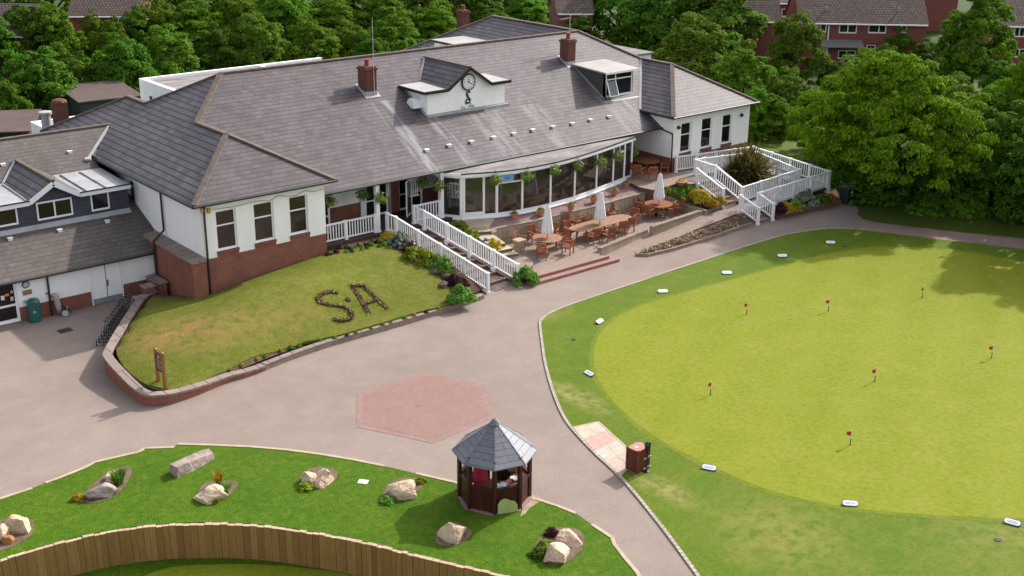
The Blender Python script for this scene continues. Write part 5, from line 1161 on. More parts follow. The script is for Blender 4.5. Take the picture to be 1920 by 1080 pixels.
# undergrowth in the dark under the trees
def shrub_proto(name, seed, R, H, nclump, nleaf, leaf, mat, cr=(.25,.4)):
    root = thing(name, 'x', 'shrub', (0,0,0), local=True); C, Nn = crown_points(seed, R, H, nclump, nleaf, cr, low=-.2, flat=.8); rg = np.random.default_rng(seed)
    C[:,2] = np.abs(C[:,2]) * 1.0 + .02
    leaf_object('foliage', C, Nn, leaf*rg.uniform(.6,1.4,size=len(C)), mat, root, seed)
    t = MB(); rnd = random.Random(seed)
    for k in range(5): t.cyl((0,0,-.05), (rnd.uniform(-R,R)*.5, rnd.uniform(-R,R)*.5, H*.7), .03*R+.01, .008, 5)
    t.build('stem', BARK, root, uv=False); root['_R'] = R; root['_H'] = H; return root
SHR = {k: [shrub_proto(*v), 0] for k, v in dict(
    dark=('shrub', 61, 1., 1., 40, 60, .17, LEAF_DARK), mid=('shrub', 62, 1., 1., 40, 60, .17, LEAF_MID), silver=('silver_shrub', 63, 1., .9, 60, 60, .13, LEAF_SILVER, (.14,.22)),
    lime=('lime_shrub', 64, 1., .8, 45, 50, .2, LEAF_LIME), green=('green_shrub', 65, 1., .8, 50, 60, .18, LEAF_GREEN), yellow=('yellow_shrub', 66, 1., .7, 55, 60, .15, LEAF_YELLOW), purple=('purple_shrub', 67, 1., .8, 40, 60, .16, LEAF_PURPLE)).items()}
def shrub(key, loc, R, H, label, group=None, cat='shrub'):
    p = SHR[key][0]
    if SHR[key][1] == 0: o = p; SHR[key][1] = 1; KIDS[p.name] = list(p.children)
    else: o = dup(p, (0,0,0))
    o.location = loc; o.rotation_euler = (0,0,rt.uniform(0,6.28)); o.scale = (R/p['_R'], R/p['_R'], H/p['_H']); tag(o, label, cat, group); return o
for i in range(46):
    cx = rt.uniform(1585, 1960); by = 374 + (cx-1585)*.115 + rt.uniform(-34, 6); b = PZ(cx, by); shrub(rt.choice(['dark','dark','mid']), (b.x,b.y,0), rt.uniform(.8,1.5), rt.uniform(.8,1.9), 'dark undergrowth shrub in the shade below the trees by the path', 'undergrowth shrubs below the trees', 'shrub')
for i in range(30):
    cx = rt.uniform(-10, 860); by = 215 - cx*.1 + rt.uniform(-40, 20); b = PZ(cx, by); shrub(rt.choice(['dark','mid']), (b.x,b.y,0), rt.uniform(1.5,2.6), rt.uniform(1.5,3.2), 'dark shrub at the foot of the woodland belt behind the clubhouse', 'woodland shrubs behind the clubhouse', 'shrub')
for i in range(60):
    cx = rt.uniform(1390, 1920); by = rt.uniform(125, 260); b = PZ(cx, by); shrub(rt.choice(['mid','dark','green']), (b.x,b.y,0), rt.uniform(.7,1.6), rt.uniform(.6,1.4), 'wild bush on the rough grass bank below the brick houses', 'wild bushes on the grass bank', 'bush')

# ------------------------------------------------------------------ terrace furniture
def make_chair():
    r = thing('garden_armchair', 'x', 'chair', (0,0,0), local=True); m_ = MB()
    for k in range(6): m_.box(-.22+k*.082, -.22+k*.082+.07, -.25,.25,.41,.44)
    m_.box(-.24,.27,-.27,-.245,.37,.425); m_.box(-.24,.27,.245,.27,.37,.425); m_.build('seat', TEAK, r)
    m_ = MB(); tl = lambda z: -.23 - (z-.44)*.22
    for y in (-.245,.245): m_.bar((tl(.44),y,.42),(tl(.92),y,.92),.05,.045)
    m_.bar((tl(.9),-.27,.9),(tl(.9),.27,.9),.05,.09); m_.bar((tl(.5),-.24,.5),(tl(.5),.24,.5),.04,.05)
    for k in range(7): y = -.19+k*.063; m_.bar((tl(.5),y,.5),(tl(.88),y,.88),.04,.018)
    m_.build('backrest', TEAK, r)
    for x, y in ((.24,-.25),(.24,.25),(-.23,-.25),(-.23,.25)):
        m_ = MB(); m_.bar((x,y,0),(x + (0 if x > 0 else .0),y,.64 if x > 0 else .43),.05,.05); m_.build('leg', TEAK, r)
    for y in (-.255,.255):
        m_ = MB(); m_.box(-.3,.3,y-.035,y+.035,.64,.67); m_.build('armrest', TEAK, r)
    KIDS[r.name] = list(r.children); return r
CHAIR = make_chair(); _used = [0]
def chair(px, py, z, tc, label):
    p = PZ(px, py, z + .42); d = Vector((tc[0]-p.x, tc[1]-p.y, 0)); ang = math.atan2(d.y, d.x)
    o = CHAIR if not _used[0] else dup(CHAIR, (0,0,0)); _used[0] = 1
    o.location = (p.x, p.y, z); o.rotation_euler = (0,0,ang + rt.uniform(-.12,.12)); tag(o, label, 'chair', 'teak armchairs round the terrace tables')
def table(name, label, c, z, rx, ry, legs, mat):
    r = thing(name, label, 'table', (c[0],c[1],z), 'garden tables'); m_ = MB(); n = 28
    pl = []
    for i in range(n):
        t = 2*math.pi*i/n; cx, sx = math.cos(t), math.sin(t); e = .62 if rx > 1.3*ry else 1.
        pl.append((c[0] + rx*math.copysign(abs(cx)**e, cx), c[1] + ry*math.copysign(abs(sx)**e, sx)))
    k = int(2*ry/.11); 
    m_.prism(pl, z+.69, z+.73)
    top = m_.build('table_top', mat, r)
    m_ = MB()
    for j in range(-int(ry/.1), int(ry/.1)+1):           # gaps between the boards
        y = j*.1; xw = rx*max(0, 1-(y/ry)**2)**.5 * .97
        if xw > .15: m_.box(c[0]-xw, c[0]+xw, c[1]+y-.006, c[1]+y+.006, z+.73, z+.733)
    m_.build('board_gap', plain('gap_shadow_wood', (.1,.05,.03)), top)
    for x, y in legs:
        m_ = MB(); m_.bar((c[0]+x,c[1]+y,z),(c[0]+x*.85,c[1]+y*.85,z+.69),.07,.07); m_.build('leg', TEAK, r)
    m_ = MB(); m_.box(c[0]-rx*.6,c[0]+rx*.6,c[1]-.04,c[1]+.04,z+.28,z+.34); m_.build('stretcher', TEAK, r); return r
T1, T2c, T3, T4 = (41.89,46.66), (46.15,46.88), (51.54,47.49), (54.84,51.77)
l4 = [(-.4,-.4),(.4,-.4),(-.4,.4),(.4,.4)]
table('round_table', 'weathered round teak table with parasol on the left of the terrace', T1, .3, .82, .82, l4, TEAK_TOP)
table('oval_table', 'long oval teak table in the middle of the terrace', T2c, .3, 2.25, .62, [(-1.6,-.35),(-1.6,.35),(1.6,-.35),(1.6,.35),(0,-.35),(0,.35)], TEAK_TOP)
table('round_table', 'red brown round teak table with parasol on the right of the terrace', T3, .3, .85, .85, l4, TEAK)
table('round_table', 'round teak table on the raised patio beside the right wing', T4, 1.6, .85, .85, l4, TEAK)
for (px, py, lab) in [(976,452,'left chair'),(1001,441,'back left chair'),(1037,437,'back chair half behind the parasol'),(1054,448,'right hand back chair'),(1065,462,'right hand front chair'),(1017,471,'front chair nearest the camera')]: chair(px, py, .3, T1, 'teak armchair, %s of the left round terrace table' % lab)
for (px, py, lab) in [(1067,421,'first on the wall side from the left'),(1080,414,'second on the wall side from the left'),(1097,408,'third on the wall side from the left'),(1147,399,'last on the wall side, behind the parasol'),(1070,433,'at the left rounded end'),(1113,442,'first on the road side from the left'),(1141,439,'pulled out on the road side'),(1161,428,'third on the road side'),(1178,421,'fourth on the road side'),(1186,408,'at the right rounded end')]: chair(px, py, .3, (max(44.4,min(47.9,PZ(px,py,.7).x)), 46.88), 'teak armchair at the long oval table, %s' % lab)
for (px, py, lab) in [(1202,385,'left side'),(1213,373,'back left'),(1216,398,'front left, back to the camera'),(1255,393,'front right'),(1271,388,'far right')]: chair(px, py, .3, T3, 'teak armchair at the right terrace table, %s' % lab)
for (px, py, lab) in [(1184,317,'far left by the sunroom'),(1198,322,'front left'),(1224,326,'front right with its back to the camera'),(1247,312,'right side by the wall'),(1196,301,'back side')]: chair(px, py, 1.6, T4, 'teak armchair at the raised patio table, %s' % lab)
def parasol(c, z, label):
    r = thing('closed_parasol', label, 'parasol', (c[0],c[1],z), 'closed white parasols'); m_ = MB(); n = 24; pr = [(.04,2.62),(.1,2.5),(.17,2.1),(.24,1.6),(.3,1.15),(.27,1.02),(.1,1.03)]
    vs = []
    for (q, h) in pr:
        for i in range(n): t = 2*math.pi*i/n; k = q*(1 + .16*(1 if i % 3 else -1)); vs.append((c[0]+k*math.cos(t), c[1]+k*math.sin(t), z+h + (.05*math.sin(t*4) if h < 1.2 else 0)))
    m_.add(vs, [(a*n+(i+1)%n, a*n+i, (a+1)*n+i, (a+1)*n+(i+1)%n) for a in range(len(pr)-1) for i in range(n)]); m_.build('canopy', CANVAS, r)
    m_ = MB(); m_.cyl((c[0],c[1],z),(c[0],c[1],z+2.72),.025,.02,8); m_.build('pole', TEAK, r); m_ = MB(); m_.lathe([(.25,0),(.25,.06),(.05,.1),(.04,.25)], (c[0],c[1],z), 14); m_.build('base', BLACK, r)
parasol(T1, .3, 'closed white parasol standing through the left round table'); parasol((45.95,46.75), .3, 'closed white parasol standing through the long oval table'); parasol(T3, .3, 'closed white parasol standing through the right terrace table')

# ------------------------------------------------------------------ pots, hanging baskets, shrubs, beds
def leaf_clump(name, mat, parent, c, R, n, leaf, seed, flat=.7, up=.0):
    rg = np.random.default_rng(seed); e = rg.normal(size=(n,3)); e /= np.linalg.norm(e,axis=1)[:,None]; q = np.array(c) + e*R*rg.uniform(.4,1.05,size=(n,1))*np.array([1,1,flat]); q[:,2] += up
    return leaf_object(name, q, e + rg.normal(size=(n,3))*.5 + np.array([0,0,.4]), leaf*rg.uniform(.6,1.4,size=n), mat, parent, seed)
def pot(px, py, label, s=1.):
    p = PZ(px, py, 1.36); r = thing('terracotta_pot', label, 'plant pot', tuple(p), 'terracotta pots on the gravel strip'); m_ = MB(); m_.lathe([(.17*s,0),(.26*s,.36*s),(.3*s,.37*s),(.3*s,.45*s),(.25*s,.45*s),(.24*s,.4*s)], p, 16); m_.build('pot', TERRACOTTA, r)
    leaf_clump('plant', LEAF_GREEN, r, p + Vector((0,0,.46*s)), .24*s, 70, .1, int(px)); leaf_clump('flower', PETALS_PALE, r, p + Vector((0,0,.52*s)), .22*s, 18, .07, int(px)+1)
for px, py, lab in [(964,411,'first terracotta pot, at the left end of the gravel strip'),(1014,404,'second terracotta pot, half behind the left parasol'),(1070,394,'third terracotta pot from the left, in front of the sunroom'),(1113,380,'fourth terracotta pot from the left, near the middle parasol'),(1152,366,'fifth terracotta pot, right of the middle parasol'),(1173,353,'last terracotta pot, at the right end of the gravel strip')]: pot(px, py, lab, .8)
def basket(px, py, y, label, big=1.):
    p = PY(px, py, y); r = thing('hanging_basket', label, 'hanging basket', tuple(p), 'hanging flower baskets'); m_ = MB(); m_.lathe([(.05,-.22*big),(.16*big,-.15*big),(.24*big,0)], p, 12); m_.build('basket', WICKER, r)
    m_ = MB(); 
    for a in (0,2.1,4.2): m_.cyl(p + Vector((.23*big*math.cos(a),.23*big*math.sin(a),0)), p + Vector((0,0,.55)), .008, .008, 4)
    m_.build('chain', BLACK, r); leaf_clump('foliage', LEAF_GREEN, r, p + Vector((0,0,.02)), .36*big, 170, .13, int(px), .85, -.03); leaf_clump('flower', PETALS, r, p + Vector((0,0,.08)), .36*big, 34, .1, int(px)+3, .8)
ay = lambda x: min(p.y for p in arcs if abs(p.x - x) < .6) - .28
for px, py, y, lab in [(618,378,52.2,'dark basket at the left end of the veranda'),(680,365,53.2,'basket hanging in front of the white panel deep in the veranda'),(713,371,51.5,'basket hanging on the left veranda post'),(794,341,52.6,'red flowered basket left of the second veranda post'),(823,348,51.4,'basket on the right side of the second veranda post')]: basket(px, py, y, 'hanging flower ' + lab, 1.1)
for px, py, x, lab in [(929,337,41.3,'with red flowers beside the blue sign'),(988,330,43.4,'with yellow trailing flowers second along the sunroom front'),(1039,320,45.6,'dark one third along the sunroom front'),(1083,311,47.4,'bright green one in the middle of the sunroom front'),(1127,304,49.2,'with pink flowers fifth along the sunroom front'),(1160,291,51.2,'near the right end of the sunroom front')]: basket(px, py, ay(x), 'hanging flower basket ' + lab, 1.1)
basket(1187,284,51.8,'pale flowered hanging basket beyond the right end of the sunroom',1.0); basket(1232,257,53.0,'hanging basket on the side wall of the right wing')
def msh(key, px, py, R, H, lab, z=None, cat='shrub'):
    p = on_mound(px, py) if z is None else PZ(px, py, z); return shrub(key, p, R, H, lab, None, cat)
msh('silver',750,460,.72,.72,'round silvery shrub by the left entrance railing at the top of the mound'); msh('purple',768,472,.4,.4,'small dark purple shrub right of the silvery shrub'); msh('yellow',728,448,.45,.3,'orange brown low plant at the foot of the veranda post')
msh('lime',776,484,.55,.5,'lime green shrub beside the left railing, uppermost of three'); msh('lime',800,492,.6,.5,'lime green shrub beside the left railing, middle one'); msh('green',818,499,.5,.45,'green shrub beside the left railing below the lime ones'); msh('green',834,507,.5,.55,'darker green shrub beside the left railing, lowest of the row')
msh('purple',852,532,.5,.42,'dark red shrub near the foot of the left railing'); msh('purple',868,535,.35,.3,'small dark red plant next to the railing foot'); msh('green',864,561,.62,.55,'bright green shrub at the lower right corner of the mound')
msh('green',984,527,.65,.6,'bright green shrub right of the entrance steps by the road',.15); msh('lime',862,432,.5,.45,'lime green plant between entrance steps and stone steps, upper one',1.3); msh('silver',911,463,.5,.45,'silvery shrub beside the stone steps',.8); msh('yellow',928,472,.5,.55,'orange yellow shrub beside the stone steps',.7); msh('lime',884,446,.4,.4,'small lime plant between railing and stone steps',1.1)
for key, px, py, R, H, z, lab in [('lime',1251,363,.35,.35,1.2,'small lime plant at the left end of the planter'),('lime',1267,366,.38,.35,1.1,'round lime plant behind the right parasol in the planter'),('dark',1284,356,.6,.4,1.3,'dark green plant at the back of the planter'),('lime',1290,365,.42,.38,1.15,'lime plant left of the yellow bush in the planter'),('green',1279,374,.4,.4,.95,'grey green plant at the front of the planter'),('yellow',1310,376,.72,.55,1.0,'large yellow flowering bush in the middle of the planter'),('yellow',1334,385,.5,.32,.8,'yellow flowering plant at the right end of the planter'),('yellow',1348,382,.5,.35,.75,'low yellow plant under the stair railing'),
    ('purple',1462,399,.5,.5,.3,'dark plant at the left end of the bed under the ramp'),('yellow',1475,396,.5,.45,.3,'yellow green plant in the bed under the ramp'),('lime',1490,391,.5,.45,.3,'lime plant left of the silver shrub under the ramp'),('silver',1513,381,.85,.85,.3,'large round silvery shrub in front of the ramp'),('dark',1538,379,.6,.5,.3,'dark green shrub right of the silvery shrub by the ramp'),('yellow',1556,375,.4,.3,.3,'small flowering plant at the right end of the ramp bed')]: msh(key, px, py, R, H, lab, z)
p = PZ(1284,353,1.45); rr = thing('terracotta_bowl', 'low terracotta bowl on the raised patio edge above the planter', 'plant pot', tuple(p)); m_ = MB(); m_.lathe([(.25,0),(.38,.22),(.42,.24),(.36,.26)], p + Vector((0,.3,.15)), 16); m_.build('bowl', TERRACOTTA, rr); leaf_clump('plant', LEAF_OLIVE, rr, p + Vector((0,.3,.4)), .3, 60, .1, 9, .5)
# spiky bush in the ramp bed
c = PZ(1399,345,.6); rr = thing('spiky_bush', 'big bronze spiky leaved bush inside the white ramp railings', 'bush', tuple(c)); m_ = MB(); rg = random.Random(5)
for k in range(850):
    a = rg.uniform(0,6.283); el = math.acos(rg.uniform(.02,1)); L = rg.uniform(1.3,2.2); st = c + Vector((rg.gauss(0,.32), rg.gauss(0,.32), rg.uniform(.0,.9))); d = Vector((math.sin(el)*math.cos(a), math.sin(el)*math.sin(a), math.cos(el)*1.0+.12)); w = d.cross(Vector((0,0,1))).normalized() * .055
    m1 = st + d*L*.6; e = st + d*L + Vector((0,0,-.22*math.sin(el)*L)); m_.add([st-w, st+w, m1+w, m1-w, e], [(0,1,2,3),(3,2,4)])
m_.build('foliage', LEAF_SPIKY, rr, uv=False); m_ = MB(); m_.cyl(c, c+Vector((0,0,.9)), .14, .1, 8); m_.build('stem', BARK, rr)
# bedding flowers: ground cover too fine to count
def bedding(name, label, pts, n, R, mat, seed, up=.05, leafm=LEAF_GREEN):
    rg = np.random.default_rng(seed); C = []; 
    for p in pts:
        e = rg.normal(size=(n,3))*R*.5; e[:,2] = np.abs(e[:,2])*.6 + up; C.append(np.array(p) + e)
    C = np.concatenate(C); o = leaf_object(name, C, rg.normal(size=C.shape)*.5 + np.array([0,0,1]), .11*rg.uniform(.6,1.4,size=len(C)), mat, None, seed); return o
rg = random.Random(12); PTS = []
for k in range(70):
    t = rg.uniform(.03,.97); lo = along([LB[0],LB[1],LB[2],LB[3],LB[4]], t); hi = along([LB[0],LB[8],LB[7],LB[6],LB[5]], t); PTS.append(lo.lerp(hi, rg.uniform(.15,.75)))
tag(bedding('bedding_flowers', '', PTS, 14, .22, PETALS_PALE, 1), kind='stuff')
PTS = [pb3[i].lerp(pb3[(i+4) % 10], rg.uniform(.1,.5)) for i in range(10) for _ in range(4)]
tag(bedding('bedding_flowers', '', PTS, 12, .25, LEAF_MID, 2), kind='stuff')
def letter(name, label, strokes, w):
    rr = thing(name, label, 'flower bed', tuple(on_mound(*strokes[0][0]))); m_ = MB(); F_ = []
    for st in strokes:
        P = smooth_pts([on_mound(*q) for q in st], 5) if len(st) > 2 else [on_mound(*st[0]).lerp(on_mound(*st[1]), k/12) for k in range(13)]
        P = [Vector((q.x, q.y, mz(q.x, q.y) + .05)) for q in P]
        ribbon(m_, P, w*.9, None, .03); F_ += P
    drop(m_, lambda x, y, t: t - .05); m_.build('soil', plain('dark_bed_soil', (.055,.028,.02), (.085,.045,.032), 5, 1, .1, bmp=.6), rr)
    q = np.concatenate([np.array(p) + np.random.default_rng(i).normal(size=(9,3))*np.array([.09,.09,.0]) + np.array([0,0,.06]) for i, p in enumerate(F_)]); rgn = np.random.default_rng(3)
    o = leaf_object('flowers', q, rgn.normal(size=q.shape)*.4 + np.array([0,0,1]), .085*rgn.uniform(.6,1.4,size=len(q)), PETALS_BED, rr, 7); tag(o, kind='stuff'); return rr
letter('letter_flower_bed', 'flower bed cut as a letter S in the mound lawn', [[(633,551),(620,549.5),(606,552),(597,560),(598,566),(607,571),(622,574),(640,576),(651,581),(658,588),(660,594),(655,600),(643,602.5),(627,601.5)]], .27)
letter('letter_flower_bed', 'flower bed cut as a letter A in the mound lawn', [[(662,541),(691,589)],[(680,539),(726,581)],[(657,538),(684,537.5)],[(683,571),(708,564)]], .27)
p = on_mound(652.5,564); rr = thing('flower_clump', 'small red flower clump between the letters S and A', 'flowers', tuple(p)); leaf_clump('petals', PETALS_BED, rr, p + Vector((0,0,.1)), .16, 50, .08, 4); m_ = MB(); m_.cyl(p, p + Vector((0,0,.075)), .17, .15, 10); m_.build('soil', SOIL, rr)
# little bedding plants along the kerb and in front of the veranda
first = None
k3 = smooth_pts([on_mound(x, y) for x, y in [(420,702),(490,671),(560,650),(640,627),(720,604),(830,572)]], 6)
for i in range(18):
    q = along(k3, (i + rg.uniform(-.3,.3) + .5) / 18); q.z = mz(q.x, q.y, .25); shrub(rg.choice(['purple','green','yellow','purple','green']), q, rg.uniform(.08,.13), rg.uniform(.08,.14), 'small bedding plant in the narrow soil strip behind the long stone kerb', 'bedding plants along the kerb', 'plant')
for i in range(34):
    x, y = rg.uniform(612,735), 0; y = 478 - (x-612)*.17 + rg.uniform(-9,4); q = on_mound(x, y); shrub(rg.choice(['dark','purple','green']), q, rg.uniform(.11,.2), rg.uniform(.12,.2), 'small bedding plant in the bare soil in front of the veranda railing', 'bedding plants below the veranda', 'plant')
for i, (px, py) in enumerate([(845,505),(838,520),(860,520),(838,498),(815,512),(832,537)]):
    q = on_mound(px, py); m_ = MB(); m_.blob(q + Vector((0,0,.08)), (rg.uniform(.25,.4),rg.uniform(.2,.3),.18), i+70, 2, .2, 2, 6); tag(m_.build('edging_rock', plain('brown_rock', (.13,.085,.065), (.09,.06,.05), 3, .95, bmp=.5) if i == 0 else bpy.data.materials['brown_rock']), 'brown half buried rock in the soil bed beside the left entrance railing', 'rock', 'brown rocks by the entrance railing')

# ------------------------------------------------------------------ rockery
def soilpatch(pts, label=None):
    m_ = MB(); m_.sheet([Vector((p.x,p.y,.042)) for p in smooth_pts([PZ(*p) for p in pts], 4, True)]); tag(m_.build('rockery_soil', SOIL_PALE), kind='structure')
soilpatch([(150,938),(175,945),(215,932),(240,905),(247,880),(225,878),(195,892),(165,920)]); soilpatch([(368,938),(400,946),(425,935),(446,910),(430,903),(385,908)]); soilpatch([(565,915),(600,918),(625,905),(632,885),(600,877),(568,888)])
soilpatch([(715,940),(745,942),(780,925),(796,905),(770,897),(735,905)]); soilpatch([(818,1020),(850,1026),(880,1010),(882,995),(850,980),(822,995)]); soilpatch([(1002,1040),(1030,1062),(1065,1055),(1095,1025),(1085,995),(1040,992),(1008,1015)]); soilpatch([(-20,1035),(20,1028),(55,1008),(64,985),(40,970),(-10,985)])
def rock(px, py, wpx, hgt, dep, rot, seed, mat, label, lean=0):
    p = PZ(px, py, .05); k = PROJ(p)[2] / F; rx = wpx * k / 2
    m_ = MB(); m_.blob((0,0,0), (rx, dep*1.1, hgt*.8), seed, 4, .12, 1.6, 11)
    R_ = Matrix.Rotation(rot, 4, 'Z') @ Matrix.Rotation(lean, 4, 'Y')
    m_.v = [tuple(R_ @ Vector(v) + Vector((p.x, p.y, .05 + hgt*.2))) for v in m_.v]
    o = m_.build('boulder', mat); tag(o, label, 'boulder', 'boulders in the rockery lawn')
CR = math.atan2(AX.y if False else RM[1][0], RM[0][0])     # heading of the picture's horizontal on the ground
rock(36,993,50,.55,.42,CR,1,ROCK,'pale pitted boulder at the left edge of the picture'); rock(6,1005,32,.4,.35,CR,2,ROCK,'pale boulder cut by the left edge of the picture'); rock(17,1015,26,.22,.25,CR,3,ROCK_RUST,'small rust coloured rock between two pale boulders at the left edge')
rock(188,928,64,.42,.4,CR+.15,4,ROCK_GREY,'greyish pink boulder left of the grass tuft'); rock(212,898,34,.3,.28,CR+.2,5,ROCK,'small pale boulder behind the grass tuft')
rock(398,932,72,.45,.45,CR+.05,7,ROCK,'sandy boulder with a yellow plant behind it'); rock(582,902,34,.42,.35,CR+.3,8,ROCK,'pale boulder on the left of a touching pair'); rock(606,904,46,.48,.42,CR+.5,9,ROCK,'brown sandy boulder on the right of a touching pair')
rock(757,923,76,.48,.48,CR+.3,10,ROCK,'large pale boulder left of the wooden kiosk'); rock(848,1006,64,.55,.42,CR-.2,11,ROCK,'brownish boulder in front of the wooden kiosk'); rock(1064,1016,58,.42,.4,CR-.2,12,ROCK,'upper pale boulder of the pair right of the kiosk'); rock(1042,1046,62,.45,.46,CR,13,ROCK,'lower pale boulder of the pair right of the kiosk')
p = PZ(360,875); m_ = MB(); u = Vector((math.cos(CR+.95), math.sin(CR+.95), 0)); v = Vector((-u.y,u.x,0))
rng_ = random.Random(2); base = [(-.95,-.36),(-.3,-.4),(.35,-.36),(.95,-.28),(1.0,.15),(.6,.3),(-.1,.33),(-.85,.34)]
B_pts = [p + u*(a*.95) + v*(b*.85) for a, b in base]; T_pts = [p + u*(a*.9+.0) + v*(b*.68) + Vector((0,0,.34+rng_.uniform(-.06,.06)-.05*a)) for a, b in base]; n = len(base)
m_.add([q + Vector((0,0,-.05)) for q in B_pts] + T_pts, [tuple(range(n,2*n))] + [(i,(i+1)%n,n+(i+1)%n,n+i) for i in range(n)]); tag(m_.build('slab_boulder', ROCK_GREY), 'long flat topped grey slab boulder near the road edge of the lawn', 'boulder', 'boulders in the rockery lawn')
def tuft(px, py, R, H, n, mat, label, seed):
    p = PZ(px, py, .04); rr = thing('grass_tuft', label, 'plant', tuple(p)); rg = random.Random(seed); m_ = MB()
    for k in range(n):
        a = rg.uniform(0,6.283); r0 = R*.35*rg.random(); st = p + Vector((r0*math.cos(a), r0*math.sin(a), 0)); e = p + Vector((R*rg.uniform(.4,1)*math.cos(a), R*rg.uniform(.4,1)*math.sin(a), H*rg.uniform(.5,1))); w = Vector((-math.sin(a), math.cos(a), 0))*.018
        mid = st.lerp(e,.55) + Vector((0,0,H*.15)); m_.add([st-w, st+w, mid+w, mid-w, e], [(0,1,2,3),(3,2,4)])
    m_.build('blades', mat, rr, uv=False); m_ = MB(); m_.blob(p, (R*.3,R*.3,.06), seed, 1); m_.build('root_clump', SOIL, rr)
tuft(222,908,.45,.62,170,LEAF_GREEN,'dark green spiky grass tuft beside the small pale boulder',1); tuft(420,926,.4,.4,120,LEAF_GREEN,'green grass tuft at the right of the sandy boulder',2); tuft(410,910,.3,.65,60,LEAF_YELLOW,'yellow spiky plant behind the sandy boulder',3)
shrub('yellow', PZ(146,936,.04), .2, .16, 'low orange plant at the left end of the greyish pink boulder'); shrub('lime', PZ(402,940,.04), .2, .18, 'lime plant in front of the sandy boulder'); shrub('lime', PZ(574,914,.04), .28, .16, 'green plant in front of the touching boulder pair'); shrub('green', PZ(727,940,.04), .25, .14, 'green plant at the lower left of the large pale boulder'); shrub('lime', PZ(789,904,.04), .2, .14, 'small plant at the right tip of the large pale boulder')
shrub('lime', PZ(1022,1022,.04), .22, .16, 'green plant left of the paired boulders right of the kiosk'); shrub('purple', PZ(1035,1002,.04), .26, .22, 'dark red plant above the paired boulders'); shrub('dark', PZ(1012,1040,.04), .32, .22, 'dark plant at the lower left of the paired boulders')
p = PZ(681,905); m_ = MB(); m_.prism([p + Vector((math.cos(CR+a)*.2*k, math.sin(CR+a)*.2*k, 0)) for a, k in ((.45,1.1),(2.3,1.1),(3.6,1.1),(5.4,1.1))], .03, .05); tag(m_.build('marker_plate', PALEBLUE), 'flat pale rectangular plate lying in the rockery lawn', 'plate')

# ------------------------------------------------------------------ wooden kiosk
KC = Vector((23.25,28.35,0)); KS = thing('wooden_kiosk', 'dark stained octagonal wooden kiosk with grey slate roof beside the drive', 'kiosk', tuple(KC))
kv = lambda k, r, z: KC + Vector((r*math.cos(math.radians(6+45*k)), r*math.sin(math.radians(6+45*k)), z))
KR, KE, KZ, KA = 1.2, 1.46, 1.96, 2.95
for k in range(8):
    m_ = MB(); p = kv(k, KR, 0); m_.box(p.x-.06,p.x+.06,p.y-.06,p.y+.06,0,KZ+.05); m_.build('post', DARKWOOD, KS)
m_ = MB(); 
for k in range(8):
    if k == 1: continue
    a, b = kv(k, KR-.02, 0), kv(k+1, KR-.02, 0); n_ = 9
    for j in range(n_):
        s, e = a.lerp(b, j/n_+.004), a.lerp(b, (j+1)/n_-.004); m_.bar((s+e)/2 + Vector((0,0,.03)), (s+e)/2 + Vector((0,0,.92)), (e-s).length, .03, up=tuple((e-s).normalized().cross(Vector((0,0,1)))))
m_.build('boarding', DARKWOOD, KS)
m_ = MB()
for k in range(8):
    a, b = kv(k, KR, .95), kv(k+1, KR, .95)
    if k != 1: m_.bar(a, b, .12, .05)
    pass
m_.build('rail', DARKWOOD, KS)
m_ = MB()
for k in range(8): m_.bar(kv(k,KR,KZ-.02), kv(k+1,KR,KZ-.02), .09, .12)
m_.build('top_rail', DARKWOOD, KS)
m_ = MB()
for k in range(8): slab_poly(m_, [kv(k,KE,KZ-.12), kv(k+1,KE,KZ-.12), KC + Vector((0,0,KA))], 0, .04)
ro = m_.build('roof', SLATE_BLUE, KS); m_ = MB()
for k in range(8): m_.bar(kv(k,KE-.02,KZ-.1), KC + Vector((0,0,KA+.0)), .03, .015)
m_.lathe([(.2,KA-.12),(.1,KA+.02),(.05,KA+.06)], KC, 10); m_.build('lead_hip', SLATE_BLUE, ro)
m_ = MB(); m_.lathe([(KR+.12,0),(KR+.12,.06),(KR+.05,.07)], KC, 8); m_.build('base', plain('brick_plinth', (.28,.16,.15), (.2,.12,.11), 3), KS)
m_ = MB()
for k in (4,5,6,7): m_.prism([kv(k,1.15,0), kv(k+1,1.15,0), kv(k+1,.6,0), kv(k,.6,0)], .86, .90)
m_.build('counter', REDWOOD, KS)
m_ = MB(); a, b = kv(1,1.1,.05), kv(2,1.1,.05); m_.bar((a+b)/2, (a+b)/2 + Vector((0,0,1.5)), .5, .04, up=tuple((b-a).normalized().cross(Vector((0,0,1))))); m_.build('back_panel', plain('back_board', (.1,.05,.025), (.07,.035,.02), 4), KS)
def papers(c, lab, n, seed):
    rr = thing('paper_stack', lab, 'papers', tuple(c)); rg = random.Random(seed)
    for k in range(n):
        m_ = MB(); q = c + Vector((rg.uniform(-.13,.13), rg.uniform(-.08,.08), k*.012)); w, d, a = rg.uniform(.1,.16), rg.uniform(.07,.11), rg.uniform(0,3); e = Vector((math.cos(a),math.sin(a),0)); f = Vector((-e.y,e.x,0))
        m_.prism([q-e*w-f*d, q+e*w-f*d, q+e*w+f*d, q-e*w+f*d], q.z, q.z+.01); m_.build('sheet', [PALEBLUE, WHITE, GREYPLATE, WHITE][k % 4], rr)
papers(kv(5.35,.82,.905), 'white papers and a dark scorer lying on the left kiosk counter', 5, 3); papers(kv(6.5,.82,.905), 'pale sheets with a blue picture on the right kiosk counter', 4, 8)
c = kv(3.6,.55,0); rr = thing('red_draped_stand', 'red cloth draped over a stand with a lime pointed top inside the kiosk', 'stand', tuple(c)); m_ = MB()
n = 18; pr = [(.27,.75),(.25,1.0),(.2,1.3),(.17,1.42),(.06,1.5)]
